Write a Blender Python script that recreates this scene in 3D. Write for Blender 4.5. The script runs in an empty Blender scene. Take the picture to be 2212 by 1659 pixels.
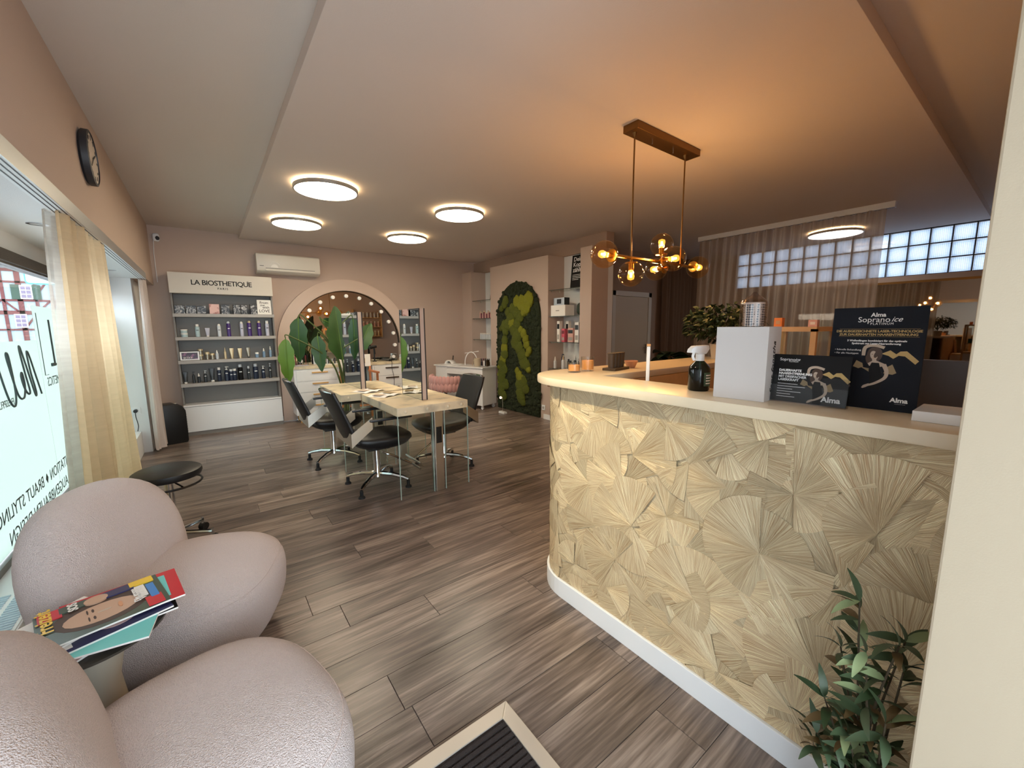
import bpy, bmesh, math, random
from mathutils import Vector, Matrix
random.seed(7)
SC = bpy.context.scene
COL = SC.collection
PI = math.pi

# ------------------------------------------------------------------ camera
def set_camera():
    yaw, pit, rol = math.radians(36.87), math.radians(7.911), math.radians(0.445)
    f = Vector((math.sin(yaw)*math.cos(pit), math.cos(yaw)*math.cos(pit), -math.sin(pit)))
    rt = Vector((math.cos(yaw), -math.sin(yaw), 0)); dn = f.cross(rt)
    r = math.cos(rol)*rt + math.sin(rol)*dn; d = -math.sin(rol)*rt + math.cos(rol)*dn
    cam = bpy.data.cameras.new('camera'); cam.sensor_fit = 'HORIZONTAL'; cam.sensor_width = 36
    cam.lens = 874.6/2212*36; cam.clip_start = 0.02; cam.clip_end = 300
    o = bpy.data.objects.new('camera', cam); COL.objects.link(o)
    u = -d; b = -f
    o.matrix_world = Matrix(((r.x,u.x,b.x,0),(r.y,u.y,b.y,0),(r.z,u.z,b.z,1.38),(0,0,0,1)))
    SC.camera = o
set_camera()

# ------------------------------------------------------------------ sky, exposure, daylight portals
w = bpy.data.worlds.new('sky'); SC.world = w; w.use_nodes = True
nt = w.node_tree; bg = nt.nodes['Background']
bg.inputs[0].default_value = (0.80, 0.90, 1.0, 1); bg.inputs[1].default_value = 5.4
SC.view_settings.view_transform = 'Standard'; SC.view_settings.look = 'None'
SC.view_settings.gamma = 1; SC.view_settings.use_curve_mapping = False
SC.view_settings.exposure = 1.0
SC.cycles.use_denoising = True
SC.cycles.max_bounces = 10; SC.cycles.transparent_max_bounces = 24
SC.cycles.diffuse_bounces = 5; SC.cycles.glossy_bounces = 6
SC.cycles.sample_clamp_indirect = 6; SC.cycles.caustics_reflective = False; SC.cycles.caustics_refractive = False
def portal(loc, rot, sx, sy):
    l = bpy.data.lights.new('daylight_portal', 'AREA'); l.shape = 'RECTANGLE'; l.size = sx; l.size_y = sy
    l.cycles.is_portal = True
    o = bpy.data.objects.new('daylight_portal', l); COL.objects.link(o); o.location = loc; o.rotation_euler = rot
portal((-0.93, 4.15, 1.05), (0, -PI/2, 0), 1.6, 3.8)      # shop window on the street side
portal((0.15, -.97, 1.15), (PI/2, 0, 0), 1.9, 2.25)        # assumed glazed entrance behind the photographer
portal((7.72, 1.9, 2.33), (0, PI/2, 0), 0.6, 3.3)         # glass block band

# ------------------------------------------------------------------ helpers
def lin(c):
    return tuple(((x/255)/12.92 if x/255 <= .04045 else ((x/255+.055)/1.055)**2.4) for x in c)
MATS = {}
def mat(name, c=(200,200,200), rough=.5, metal=0., spec=.5, bump=None, vary=None, emit=None, coat=0., sheen=0., noisecol=None):
    """procedural principled material: bump=(scale,strength), vary=(scale,amount), noisecol=(scale,colour2,lo,hi)"""
    if name in MATS: return MATS[name]
    m = bpy.data.materials.new(name); m.use_nodes = True
    n = m.node_tree.nodes; L = m.node_tree.links; p = n['Principled BSDF']
    col = (*lin(c), 1)
    p.inputs['Base Color'].default_value = col; p.inputs['Roughness'].default_value = rough
    p.inputs['Metallic'].default_value = metal; p.inputs['Specular IOR Level'].default_value = spec
    p.inputs['Coat Weight'].default_value = coat; p.inputs['Sheen Weight'].default_value = sheen
    if vary or bump or noisecol: tc = n.new('ShaderNodeTexCoord')
    if vary:
        t = n.new('ShaderNodeTexNoise'); t.inputs['Scale'].default_value = vary[0]; t.inputs['Detail'].default_value = 4
        L.new(tc.outputs['Object'], t.inputs['Vector'])
        mx = n.new('ShaderNodeMix'); mx.data_type = 'RGBA'
        a = vary[1]; mx.inputs['A'].default_value = tuple(x*(1-a) for x in col[:3])+(1,)
        mx.inputs['B'].default_value = tuple(min(1,x*(1+a)) for x in col[:3])+(1,)
        L.new(t.outputs['Fac'], mx.inputs['Factor']); L.new(mx.outputs['Result'], p.inputs['Base Color'])
    if noisecol:
        t = n.new('ShaderNodeTexNoise'); t.inputs['Scale'].default_value = noisecol[0]; t.inputs['Detail'].default_value = 5
        L.new(tc.outputs['Object'], t.inputs['Vector'])
        r = n.new('ShaderNodeValToRGB'); r.color_ramp.elements[0].position = noisecol[2]; r.color_ramp.elements[1].position = noisecol[3]
        r.color_ramp.elements[0].color = col; r.color_ramp.elements[1].color = (*lin(noisecol[1]), 1)
        L.new(t.outputs['Fac'], r.inputs['Fac']); L.new(r.outputs['Color'], p.inputs['Base Color'])
    if bump:
        t = n.new('ShaderNodeTexNoise'); t.inputs['Scale'].default_value = bump[0]; t.inputs['Detail'].default_value = 3
        L.new(tc.outputs['Object'], t.inputs['Vector'])
        b = n.new('ShaderNodeBump'); b.inputs['Strength'].default_value = bump[1]; b.inputs['Distance'].default_value = bump[2] if len(bump)>2 else .01
        L.new(t.outputs['Fac'], b.inputs['Height']); L.new(b.outputs['Normal'], p.inputs['Normal'])
    if emit:
        p.inputs['Emission Color'].default_value = (*lin(emit[0]), 1); p.inputs['Emission Strength'].default_value = emit[1]
    MATS[name] = m; return m
def thin_glass(name, tint, gloss=.5, rough=0.0, ior=1.5):
    if name in MATS: return MATS[name]
    m = bpy.data.materials.new(name); m.use_nodes = True; n = m.node_tree.nodes; L = m.node_tree.links
    n.remove(n['Principled BSDF']); out = n['Material Output']
    tr = n.new('ShaderNodeBsdfTransparent'); tr.inputs[0].default_value = (*lin(tint), 1)
    gl = n.new('ShaderNodeBsdfGlossy'); gl.inputs['Roughness'].default_value = rough
    fr = n.new('ShaderNodeLayerWeight'); fr.inputs['Blend'].default_value = .5
    pw = n.new('ShaderNodeMath'); pw.operation = 'POWER'; pw.inputs[1].default_value = 4.0
    mu = n.new('ShaderNodeMath'); mu.operation = 'MULTIPLY_ADD'; mu.inputs[1].default_value = gloss; mu.inputs[2].default_value = .05*gloss
    mx = n.new('ShaderNodeMixShader')
    L.new(fr.outputs['Facing'], pw.inputs[0]); L.new(pw.outputs[0], mu.inputs[0]); L.new(mu.outputs[0], mx.inputs[0]); L.new(tr.outputs[0], mx.inputs[1]); L.new(gl.outputs[0], mx.inputs[2])
    L.new(mx.outputs[0], out.inputs['Surface']); MATS[name] = m; return m
def cloth(name, c, alpha, transl=.5, weave=None):
    """sheer cloth: transparent gaps + diffuse + translucent"""
    if name in MATS: return MATS[name]
    m = bpy.data.materials.new(name); m.use_nodes = True; n = m.node_tree.nodes; L = m.node_tree.links
    n.remove(n['Principled BSDF']); out = n['Material Output']
    d = n.new('ShaderNodeBsdfDiffuse'); t = n.new('ShaderNodeBsdfTranslucent'); tr = n.new('ShaderNodeBsdfTransparent')
    for q in (d, t): q.inputs['Color'].default_value = (*lin(c), 1)
    tr.inputs[0].default_value = (*[.5+.5*x for x in lin(c)], 1)
    a = n.new('ShaderNodeMixShader'); a.inputs[0].default_value = transl
    L.new(d.outputs[0], a.inputs[1]); L.new(t.outputs[0], a.inputs[2])
    b = n.new('ShaderNodeMixShader'); b.inputs[0].default_value = alpha
    L.new(tr.outputs[0], b.inputs[1]); L.new(a.outputs[0], b.inputs[2]); L.new(b.outputs[0], out.inputs['Surface'])
    if weave:
        tc = n.new('ShaderNodeTexCoord'); mp = n.new('ShaderNodeMapping'); mp.inputs['Scale'].default_value = weave
        ns = n.new('ShaderNodeTexNoise'); ns.inputs['Scale'].default_value = 1; ns.inputs['Detail'].default_value = 3
        mr = n.new('ShaderNodeMapRange'); mr.inputs['From Min'].default_value = .3; mr.inputs['From Max'].default_value = .7
        mr.inputs['To Min'].default_value = max(0,alpha-.03); mr.inputs['To Max'].default_value = min(1,alpha+.05)
        L.new(tc.outputs['Object'], mp.inputs[0]); L.new(mp.outputs[0], ns.inputs['Vector']); L.new(ns.outputs['Fac'], mr.inputs[0]); L.new(mr.outputs[0], b.inputs[0])
    MATS[name] = m; return m
def emission(name, c, s):
    if name in MATS: return MATS[name]
    m = bpy.data.materials.new(name); m.use_nodes = True; n = m.node_tree.nodes
    n.remove(n['Principled BSDF']); e = n.new('ShaderNodeEmission'); e.inputs[0].default_value = (*lin(c), 1); e.inputs[1].default_value = s
    m.node_tree.links.new(e.outputs[0], n['Material Output'].inputs['Surface']); MATS[name] = m; return m

class MB:
    def __init__(s): s.v = []; s.f = []; s.m = Matrix.Identity(4)
    def at(s, x=0, y=0, z=0, rx=0, ry=0, rz=0):
        s.m = Matrix.Translation((x,y,z)) @ Matrix.Rotation(rz,4,'Z') @ Matrix.Rotation(ry,4,'Y') @ Matrix.Rotation(rx,4,'X'); return s
    def add(s, vs, fs):
        o = len(s.v); s.v += [tuple(s.m @ Vector(p)) for p in vs]; s.f += [tuple(i+o for i in f) for f in fs]; return s
    def box(s, x0,x1,y0,y1,z0,z1):
        return s.add([(x0,y0,z0),(x1,y0,z0),(x1,y1,z0),(x0,y1,z0),(x0,y0,z1),(x1,y0,z1),(x1,y1,z1),(x0,y1,z1)],
                     [(0,3,2,1),(4,5,6,7),(0,1,5,4),(1,2,6,5),(2,3,7,6),(3,0,4,7)])
    def lathe(s, prof, n=16, cx=0, cy=0, ring=False):
        if ring: prof = list(prof)+[prof[0]]
        vs = []; fs = []; k = len(prof)
        for j in range(n):
            a = 2*PI*j/n
            for r, z in prof: vs.append((cx+r*math.cos(a), cy+r*math.sin(a), z))
        for j in range(n):
            j2 = (j+1) % n
            for i in range(k-1): fs.append((j*k+i, j2*k+i, j2*k+i+1, j*k+i+1))
        if not ring: fs.append(tuple(j*k for j in range(n-1,-1,-1))); fs.append(tuple(j*k+k-1 for j in range(n)))
        return s.add(vs, fs)
    def cyl(s, r, z0, z1, n=16, cx=0, cy=0, r2=None): return s.lathe([(r,z0),(r if r2 is None else r2, z1)], n, cx, cy)
    def tube(s, pts, r, n=8, closed=False):
        pts = [Vector(p) for p in pts]; rs = r if isinstance(r,(list,tuple)) else [r]*len(pts)
        vs = []; fs = []; N = len(pts); up = None
        for i, p in enumerate(pts):
            t = (pts[(i+1)%N]-pts[i-1]) if closed else (pts[min(i+1,N-1)]-pts[max(i-1,0)])
            t.normalize()
            if up is None: up = Vector((0,0,1)) if abs(t.z) < .9 else Vector((1,0,0))
            x = t.cross(up); x.normalize(); up = x.cross(t)
            for j in range(n):
                a = 2*PI*j/n; vs.append(tuple(p + rs[i]*(math.cos(a)*x+math.sin(a)*up)))
        for i in range(N if closed else N-1):
            for j in range(n):
                i2 = (i+1)%N; fs.append((i*n+j, i*n+(j+1)%n, i2*n+(j+1)%n, i2*n+j))
        if not closed: fs.append(tuple(range(n-1,-1,-1))); fs.append(tuple(range((N-1)*n,N*n)))
        return s.add(vs, fs)
    def prism(s, poly, z0, z1):
        n = len(poly); vs = [(x,y,z0) for x,y in poly]+[(x,y,z1) for x,y in poly]
        return s.add(vs, [tuple(range(n-1,-1,-1)), tuple(range(n,2*n))]+[(i,(i+1)%n,n+(i+1)%n,n+i) for i in range(n)])
    def grid(s, fn, nu, nv, cu=False, cv=False):
        vs = [fn(i/(nu if cu else nu-1), j/(nv if cv else nv-1)) for i in range(nu) for j in range(nv)]; fs = []
        for i in range(nu if cu else nu-1):
            for j in range(nv if cv else nv-1):
                fs.append((i*nv+j, ((i+1)%nu)*nv+j, ((i+1)%nu)*nv+(j+1)%nv, i*nv+(j+1)%nv))
        return s.add(vs, fs)
    def blob(s, a, b, c, e1=1., e2=1., nu=24, nv=14):
        """superellipsoid centred on the current origin"""
        sg = lambda x, e: math.copysign(abs(x)**e, x); vs = []; fs = []
        for j in range(1, nv):
            ph = -PI/2+PI*j/nv
            for i in range(nu):
                th = 2*PI*i/nu
                vs.append((a*sg(math.cos(ph),e1)*sg(math.cos(th),e2), b*sg(math.cos(ph),e1)*sg(math.sin(th),e2), c*sg(math.sin(ph),e1)))
        vs += [(0,0,-c),(0,0,c)]; B = len(vs)-2
        for j in range(nv-2):
            for i in range(nu): fs.append((j*nu+i, j*nu+(i+1)%nu, (j+1)*nu+(i+1)%nu, (j+1)*nu+i))
        for i in range(nu): fs.append((B,(i+1)%nu,i)); fs.append((B+1,(nv-2)*nu+i,(nv-2)*nu+(i+1)%nu))
        return s.add(vs, fs)
    def build(s, name, m, parent=None, smooth=False, bevel=0, loc=None):
        me = bpy.data.meshes.new(name); me.from_pydata(s.v, [], s.f); me.update()
        if bevel or True:
            bm = bmesh.new(); bm.from_mesh(me)
            if bevel:
                bmesh.ops.bevel(bm, geom=[e for e in bm.edges if len(e.link_faces)==2 and e.calc_face_angle(0) > .5], offset=bevel, segments=2, affect='EDGES', profile=.6)
            bmesh.ops.recalc_face_normals(bm, faces=bm.faces); bm.to_mesh(me); bm.free()
        if smooth:
            for p in me.polygons: p.use_smooth = True
            if smooth != 'all': me.set_sharp_from_angle(angle=math.radians(38))
        if isinstance(m, str): m = MATS[m]
        me.materials.append(m)
        o = bpy.data.objects.new(name, me); COL.objects.link(o)
        if parent: o.parent = parent
        if loc: o.location = loc
        return o
def tag(o, label=None, cat=None, group=None, kind=None):
    if label: o['label'] = label
    if cat: o['category'] = cat
    if group: o['group'] = group
    if kind: o['kind'] = kind
    return o
def thing(name, label, cat, loc=(0,0,0), rz=0, group=None):
    o = bpy.data.objects.new(name, None); COL.objects.link(o); o.empty_display_size = .05
    o.location = loc; o.rotation_euler = (0,0,rz); return tag(o, label, cat, group)
def copy_tree(o, parent=None):
    c = o.copy(); COL.objects.link(c); c.parent = parent
    for ch in list(o.children): copy_tree(ch, c)
    return c
def struct(name, mb, m, parent=None, **k):
    o = mb.build(name, m, parent, **k)
    if not parent: o['kind'] = 'structure'
    return o
def text(body, size, m, parent, M4, name='lettering', bold=0., shear=0., extr=.0004, space=1., align='CENTER', label=None):
    """flat lettering; M4 maps text x/y/normal into the parent's space"""
    cu = bpy.data.curves.new(name, 'FONT'); cu.body = body; cu.size = size; cu.align_x = align; cu.align_y = 'CENTER'
    cu.offset = bold; cu.shear = shear; cu.extrude = extr; cu.space_character = space; cu.resolution_u = 3
    t = bpy.data.objects.new(name, cu); COL.objects.link(t)
    dg = bpy.context.evaluated_depsgraph_get(); me = bpy.data.meshes.new_from_object(t.evaluated_get(dg))
    bpy.data.objects.remove(t); bpy.data.curves.remove(cu)
    me.name = name; me.transform(M4)
    if isinstance(m, str): m = MATS[m]
    me.materials.clear(); me.materials.append(m)
    o = bpy.data.objects.new(name, me); COL.objects.link(o); o.parent = parent
    if label: o['label'] = label
    return o
def frame4(o, x, y):
    """matrix with origin o, text right = x, text up = y"""
    x = Vector(x).normalized(); y = Vector(y).normalized(); z = x.cross(y)
    return Matrix(((x.x,y.x,z.x,o[0]),(x.y,y.y,z.y,o[1]),(x.z,y.z,z.z,o[2]),(0,0,0,1)))

# ------------------------------------------------------------------ materials
mat('wall_taupe', (192,172,159), .85, bump=(180,.12))
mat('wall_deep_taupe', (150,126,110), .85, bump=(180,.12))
mat('wall_cream', (188,172,148), .8, bump=(300,.05))
mat('wall_white', (226,226,226), .8, bump=(180,.08))
mat('ceiling_taupe', (212,201,191), .9, bump=(160,.08))
mat('panel_taupe', (212,198,188), .88, bump=(160,.06))
mat('arch_paint', (205,184,170), .8)
mat('white_trim', (232,234,236), .45)
mat('white_lacquer', (236,236,236), .25, coat=.3)
mat('grey_lacquer', (126,121,116), .5)
mat('grey_light', (166,161,156), .5)
mat('black_leather', (22,22,23), .42, bump=(220,.15))
mat('black_plastic', (16,16,17), .38)
mat('dark_plastic', (40,40,44), .5)
mat('rubber', (14,14,14), .7)
mat('chrome', (220,222,226), .08, metal=1)
mat('steel_brushed', (214,208,196), .3, metal=1)
mat('aluminium', (190,192,194), .32, metal=1)
mat('brass', (190,140,62), .22, metal=1)
mat('bronze', (122,88,48), .38, metal=.9)
mat('mirror', (232,236,234), .01, metal=1)
mat('mirror_tinted', (150,140,128), .02, metal=1)
mat('counter_top', (222,205,176), .3, spec=.5)
mat('concrete', (222,206,174), .42, noisecol=(6.5,(164,153,134),.48,.72), bump=(30,.1))
mat('gold_wood', (205,160,96), .45)
mat('oak_light', (216,176,124), .5, vary=(14,.15))
mat('oak_dark', (70,52,34), .55, vary=(14,.25))
mat('orange_wood', (200,128,84), .5)
mat('boucle', (236,220,215), 1., spec=.05, sheen=.15, bump=(300,1.,.014), vary=(260,.12))
mat('leaf', (42,76,28), .45, vary=(6,.3))
mat('leaf_bright', (92,124,34), .45, vary=(6,.25))
mat('leaf_deep', (34,52,24), .5, vary=(8,.3))
mat('leaf_olive', (60,76,50), .5, vary=(10,.3))
mat('leaf_pale', (132,146,104), .5, vary=(10,.2))
mat('leaf_brown', (86,66,36), .5, vary=(10,.2))
mat('stem', (70,84,34), .6)
mat('bark', (70,58,40), .8, bump=(60,.5))
mat('soil', (46,36,28), .95, bump=(80,.8))
mat('moss_dark', (30,40,16), .95, bump=(90,1.), vary=(30,.5))
mat('moss_mid', (80,88,20), .95, bump=(7,1.), vary=(9,.5))
mat('moss_bright', (122,124,26), .95, bump=(11,1.), vary=(14,.5))
mat('paper', (236,232,226), .7)
mat('print_black', (12,11,12), .55, spec=.25)
mat('print_navy', (20,24,33), .6, spec=.2)
mat('print_white', (240,240,238), .5)
mat('print_gold', (190,160,100), .5)
mat('print_tan', (150,128,92), .5)
mat('skin_print', (196,160,134), .5)
mat('skin_pale', (190,170,150), .5)
mat('hair_print', (70,48,34), .5)
mat('purple', (66,38,110), .3)
mat('navy_bottle', (34,42,62), .3)
mat('charcoal', (48,52,56), .35)
mat('silver_white', (206,210,214), .3)
mat('ice_teal', (176,198,202), .3)
mat('mist_blue', (120,146,172), .3)
mat('lilac_grey', (186,186,202), .35)
mat('champagne', (206,186,150), .3, metal=.4)
mat('pewter', (150,140,124), .25, metal=.6)
mat('wine', (110,32,44), .35)
mat('pink', (206,90,110), .4)
mat('blush', (214,170,160), .6)
mat('peach_wax', (240,178,110), .5, spec=.3)
mat('terracotta', (206,150,112), .6)
mat('kraft', (196,160,122), .75)
mat('teal', (40,110,110), .4)
mat('orange', (222,130,50), .5)
mat('velvet_pink', (196,146,142), .8, sheen=.5)
mat('house_plaster', (138,148,152), .9)
mat('house_beam', (92,46,44), .85)
mat('roof_tile', (150,84,74), .85, vary=(3,.2))
mat('shutter', (40,60,46), .7)
mat('window_dark', (98,84,104), .2)
mat('asphalt', (150,150,150), .9)
mat('sign_teal', (50,150,160), .5)
mat('sign_face', (200,226,230), .5)
mat('blind', (92,84,76), .9, bump=(300,.8))
mat('clock_face', (198,186,174), .5)
mat('mat_ribbed', (58,48,46), .95, bump=(400,1.))
thin_glass('glass_clear', (250,253,251), .5)
thin_glass('glass_pane', (250,252,252), .5)
mat('glass_edge', (176,196,186), .1)
thin_glass('amber_glass', (255,234,204), .7)
def glow_bulb():
    m = bpy.data.materials.new('bulb_glass'); m.use_nodes = True; n = m.node_tree.nodes; L = m.node_tree.links; n.remove(n['Principled BSDF'])
    tr = n.new('ShaderNodeBsdfTransparent'); tr.inputs[0].default_value = (1,.9,.72,1); e = n.new('ShaderNodeEmission'); e.inputs[0].default_value = (1,.42,.08,1); e.inputs[1].default_value = 2.2
    mx = n.new('ShaderNodeMixShader'); mx.inputs[0].default_value = .3; L.new(tr.outputs[0], mx.inputs[1]); L.new(e.outputs[0], mx.inputs[2]); L.new(mx.outputs[0], n['Material Output'].inputs['Surface']); MATS['bulb_glass'] = m
glow_bulb()
thin_glass('green_glass', (70,110,84), .8)
thin_glass('jar_glass', (250,246,240), .9)
thin_glass('acrylic', (244,245,246), .3)
thin_glass('plastic_bag', (226,214,208), 1., rough=.15)
cloth('linen_cream', (216,192,158), .86, .5, (3,3,55))
cloth('linen_white', (206,198,188), .58, .5, (3,3,55))
cloth('sheer_taupe', (206,184,160), .6, .45, (60,60,3))
cloth('curtain_taupe', (118,96,80), .97, .15)
cloth('curtain_pale', (214,202,196), .93, .3)
cloth('frost_film', (178,184,176), .94, .9)
emission('lamp_disc', (255,238,208), 15.0)
emission('lamp_cool', (246,244,242), 10.0)
emission('filament', (255,214,140), 30.0)
# ------------------------------------------------------------------ floor with single planks
def wood_mat():
    m = bpy.data.materials.new('floor_wood'); m.use_nodes = True; n = m.node_tree.nodes; L = m.node_tree.links; p = n['Principled BSDF']
    tc = n.new('ShaderNodeTexCoord'); oi = n.new('ShaderNodeObjectInfo')
    mul = n.new('ShaderNodeMath'); mul.operation = 'MULTIPLY'; mul.inputs[1].default_value = 37.0; L.new(oi.outputs['Random'], mul.inputs[0])
    cb = n.new('ShaderNodeCombineXYZ'); L.new(mul.outputs[0], cb.inputs['Y']); L.new(mul.outputs[0], cb.inputs['Z'])
    ad = n.new('ShaderNodeVectorMath'); ad.operation = 'ADD'; L.new(tc.outputs['Object'], ad.inputs[0]); L.new(cb.outputs[0], ad.inputs[1])
    def noise(sc, det, dist=0):
        mp = n.new('ShaderNodeMapping'); mp.inputs['Scale'].default_value = sc; L.new(ad.outputs[0], mp.inputs[0])
        t = n.new('ShaderNodeTexNoise'); t.inputs['Scale'].default_value = 1; t.inputs['Detail'].default_value = det; t.inputs['Distortion'].default_value = dist
        L.new(mp.outputs[0], t.inputs['Vector']); return t
    big = noise((1.2, 13, 3), 5, .9); fine = noise((4, 90, 8), 5, .3)
    mix = n.new('ShaderNodeMath'); mix.operation = 'MULTIPLY_ADD'; mix.inputs[1].default_value = .45; L.new(fine.outputs['Fac'], mix.inputs[0])
    sc = n.new('ShaderNodeMath'); sc.operation = 'MULTIPLY'; sc.inputs[1].default_value = .55; L.new(big.outputs['Fac'], sc.inputs[0]); L.new(sc.outputs[0], mix.inputs[2])
    rn = n.new('ShaderNodeMath'); rn.operation = 'MULTIPLY_ADD'; rn.inputs[1].default_value = .10; rn.inputs[2].default_value = -.05; L.new(oi.outputs['Random'], rn.inputs[0])
    sm = n.new('ShaderNodeMath'); sm.operation = 'ADD'; L.new(mix.outputs[0], sm.inputs[0]); L.new(rn.outputs[0], sm.inputs[1])
    r = n.new('ShaderNodeValToRGB'); e = r.color_ramp.elements
    e[0].position = .35; e[0].color = (*lin((70,59,53)),1); e[1].position = .68; e[1].color = (*lin((164,146,133)),1)
    k = r.color_ramp.elements.new(.5); k.color = (*lin((112,97,88)),1)
    L.new(sm.outputs[0], r.inputs['Fac']); L.new(r.outputs['Color'], p.inputs['Base Color'])
    p.inputs['Roughness'].default_value = .3; p.inputs['Specular IOR Level'].default_value = .5
    b = n.new('ShaderNodeBump'); b.inputs['Strength'].default_value = .18; b.inputs['Distance'].default_value = .004
    L.new(fine.outputs['Fac'], b.inputs['Height']); L.new(b.outputs['Normal'], p.inputs['Normal'])
    MATS['floor_wood'] = m
wood_mat()
floor = struct('floor', MB().box(-.95,7.75,-1.75,7.1,-.12,-.011), 'floor_wood')
PL, PW = 1.25, .185
def plank_mesh():
    b = MB().box(-PL/2+.0012,PL/2-.0012,-PW/2+.001,PW/2-.001,-.011,0)
    o = b.build('plank', 'floor_wood', None, bevel=.001); me = o.data; bpy.data.objects.remove(o); return me
pm = plank_mesh(); y = -.66; ri = 0
while y < 6.95:
    x = -.675 - random.random()*PL
    while x < 4.03:
        a, bb = max(x, -.675), min(x+PL, 4.02)
        if bb-a > .12 and y+PW/2 < 6.98:
            o = bpy.data.objects.new('plank', pm); COL.objects.link(o); o.parent = floor
            o.location = ((a+bb)/2, y, 0); o.scale = ((bb-a)/PL, 1, 1)
        x += PL
    y += PW

# ------------------------------------------------------------------ shell of the room
struct('wall_back', MB().box(-.95,4.45,6.95,7.1,0,2.69), 'wall_taupe')
wl = MB().box(-1.0,-.47,-1.75,6.95,1.95,2.69)
struct('wall_left', wl, 'wall_taupe')
struct('wall_left_pier', MB().box(-1.0,-.6,6.1,6.95,0,1.95), 'wall_white')
struct('trim_1', MB().box(-1.0,-.675,-1.75,6.1,0,.25), 'white_trim', bevel=.004)                  # low window ledge
struct('wall_left_low', MB().box(-1.0,-.86,-1.05,2.25,.25,1.815), 'wall_white')
struct('trim_2', MB().box(-1.0,-.86,-1.75,6.1,1.815,1.95), 'wall_white')                            # strip above the shop window
struct('trim_3', MB().box(-.90,-.475,-1.6,6.1,1.945,1.95), 'wall_white')                            # white soffit lining
struct('ceiling', MB().box(-1.0,7.75,-1.75,7.1,2.69,2.8), 'ceiling_taupe')
struct('ceiling_panel', MB().box(.48,7.6,.594,6.86,2.62,2.69), 'panel_taupe', bevel=.002)
# wall with the two shelf niches
XM, ZB = 4.03, 2.41
mw = MB()
for a, b in ((6.62,6.95),(4.485,5.98),(3.65,3.85)): mw.box(XM,4.35,a,b,0,ZB)
mw.box(XM,4.35,5.98,6.62,0,.55); mw.box(XM,4.35,3.85,4.485,0,.5)
struct('wall_right', mw, 'wall_taupe')
struct('wall_right_niche', MB().box(4.35,4.45,3.65,6.95,0,ZB), 'wall_white')
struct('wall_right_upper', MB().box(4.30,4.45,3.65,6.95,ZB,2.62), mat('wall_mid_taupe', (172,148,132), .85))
struct('baseboard_right', MB().box(XM-.014,XM,3.65,4.56,0,.075), 'white_trim')
struct('baseboard_back', MB().box(-.3,4.03,6.936,6.95,0,.07), 'white_trim')
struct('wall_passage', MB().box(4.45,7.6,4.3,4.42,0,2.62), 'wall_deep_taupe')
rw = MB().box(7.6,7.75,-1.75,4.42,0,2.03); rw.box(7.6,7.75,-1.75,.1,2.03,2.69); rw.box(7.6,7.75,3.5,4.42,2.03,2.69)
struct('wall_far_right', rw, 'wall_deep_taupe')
struct('wall_front', MB().box(-1.0,-.8,-1.05,-.9,0,2.69).box(1.1,7.75,-1.05,-.9,0,2.69).box(-.8,1.1,-1.05,-.9,2.3,2.69), 'wall_taupe')
struct('wall_pillar', MB().box(1.1,1.62,-.15,.088,0,2.69), 'wall_cream', bevel=.004)
struct('wall_partition', MB().box(1.62,7.6,-.15,.088,0,2.69), 'wall_taupe')
# passage door
d1 = MB().box(5.19,5.27,4.25,4.302,0,1.955).box(6.145,6.225,4.25,4.302,0,1.955).box(5.19,6.225,4.25,4.302,1.875,1.955)
d = struct('door_1', d1, mat('door_frame', (196,190,178), .5), bevel=.004)
d['label'] = 'pale grey interior door in a white frame on the dark wall'
MB().box(5.275,6.14,4.262,4.30,.01,1.872).build('door_leaf', mat('door_grey', (186,172,150), .5), d, bevel=.003)
MB().at(6.07,4.245,1.0).box(-.012,.012,-.012,.02,-.08,.08).tube([(0,-.01,.02),(0,-.03,.02),(-.09,-.03,.02)],.008).build('door_handle', 'chrome', d, smooth=True)
# assumed glazed entrance behind the photographer, unseen, sized to let in daylight
d2 = MB().box(-.8,-.74,-1.02,-.94,0,2.3).box(1.04,1.1,-1.02,-.94,0,2.3).box(.1,.16,-1.02,-.94,0,2.3).box(-.74,1.04,-1.02,-.94,2.24,2.3).box(-.74,1.04,-1.02,-.94,0,.08)
d = struct('assumed_door_2', d2, 'white_trim'); MB().box(-.74,.1,-.99,-.98,.08,2.24).build('glass_pane', 'glass_pane', d); MB().box(.16,1.04,-.99,-.98,.08,2.24).build('glass_pane', 'glass_pane', d)
MB().tube([(.25,-.94,.7),(.25,-.9,.72),(.25,-.9,1.5),(.25,-.94,1.52)],.012).build('door_handle','chrome',d,smooth=True)

# ------------------------------------------------------------------ shop window on the left
WX = -.885
wf = MB()
for yy in (2.25,6.04): wf.box(WX-.03,WX+.03,yy,yy+.06,.25,1.815)
wf.box(WX-.03,WX+.03,2.25,6.1,.25,.285).box(WX-.03,WX+.03,2.25,6.1,1.755,1.815)
win = struct('window_1', wf, mat('window_frame', (120,116,112), .5, metal=.3))
for a, b in ((2.31,4.15),(4.15,6.04)):
    MB().box(WX-.006,WX+.006,a,b,.285,1.755).build('pane', 'glass_pane', win)
MB().box(-.858,-.835,2.25,6.08,1.765,1.83).build('roller_blind','blind',win)
MB().tube([(-.845,6.02,1.78),(-.845,6.02,1.0)],.006).build('blind_cord','white_trim',win)
MB().box(-.86,-.83,6.0,6.05,.95,1.1).build('cord_weight','white_trim',win,bevel=.006)
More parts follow.
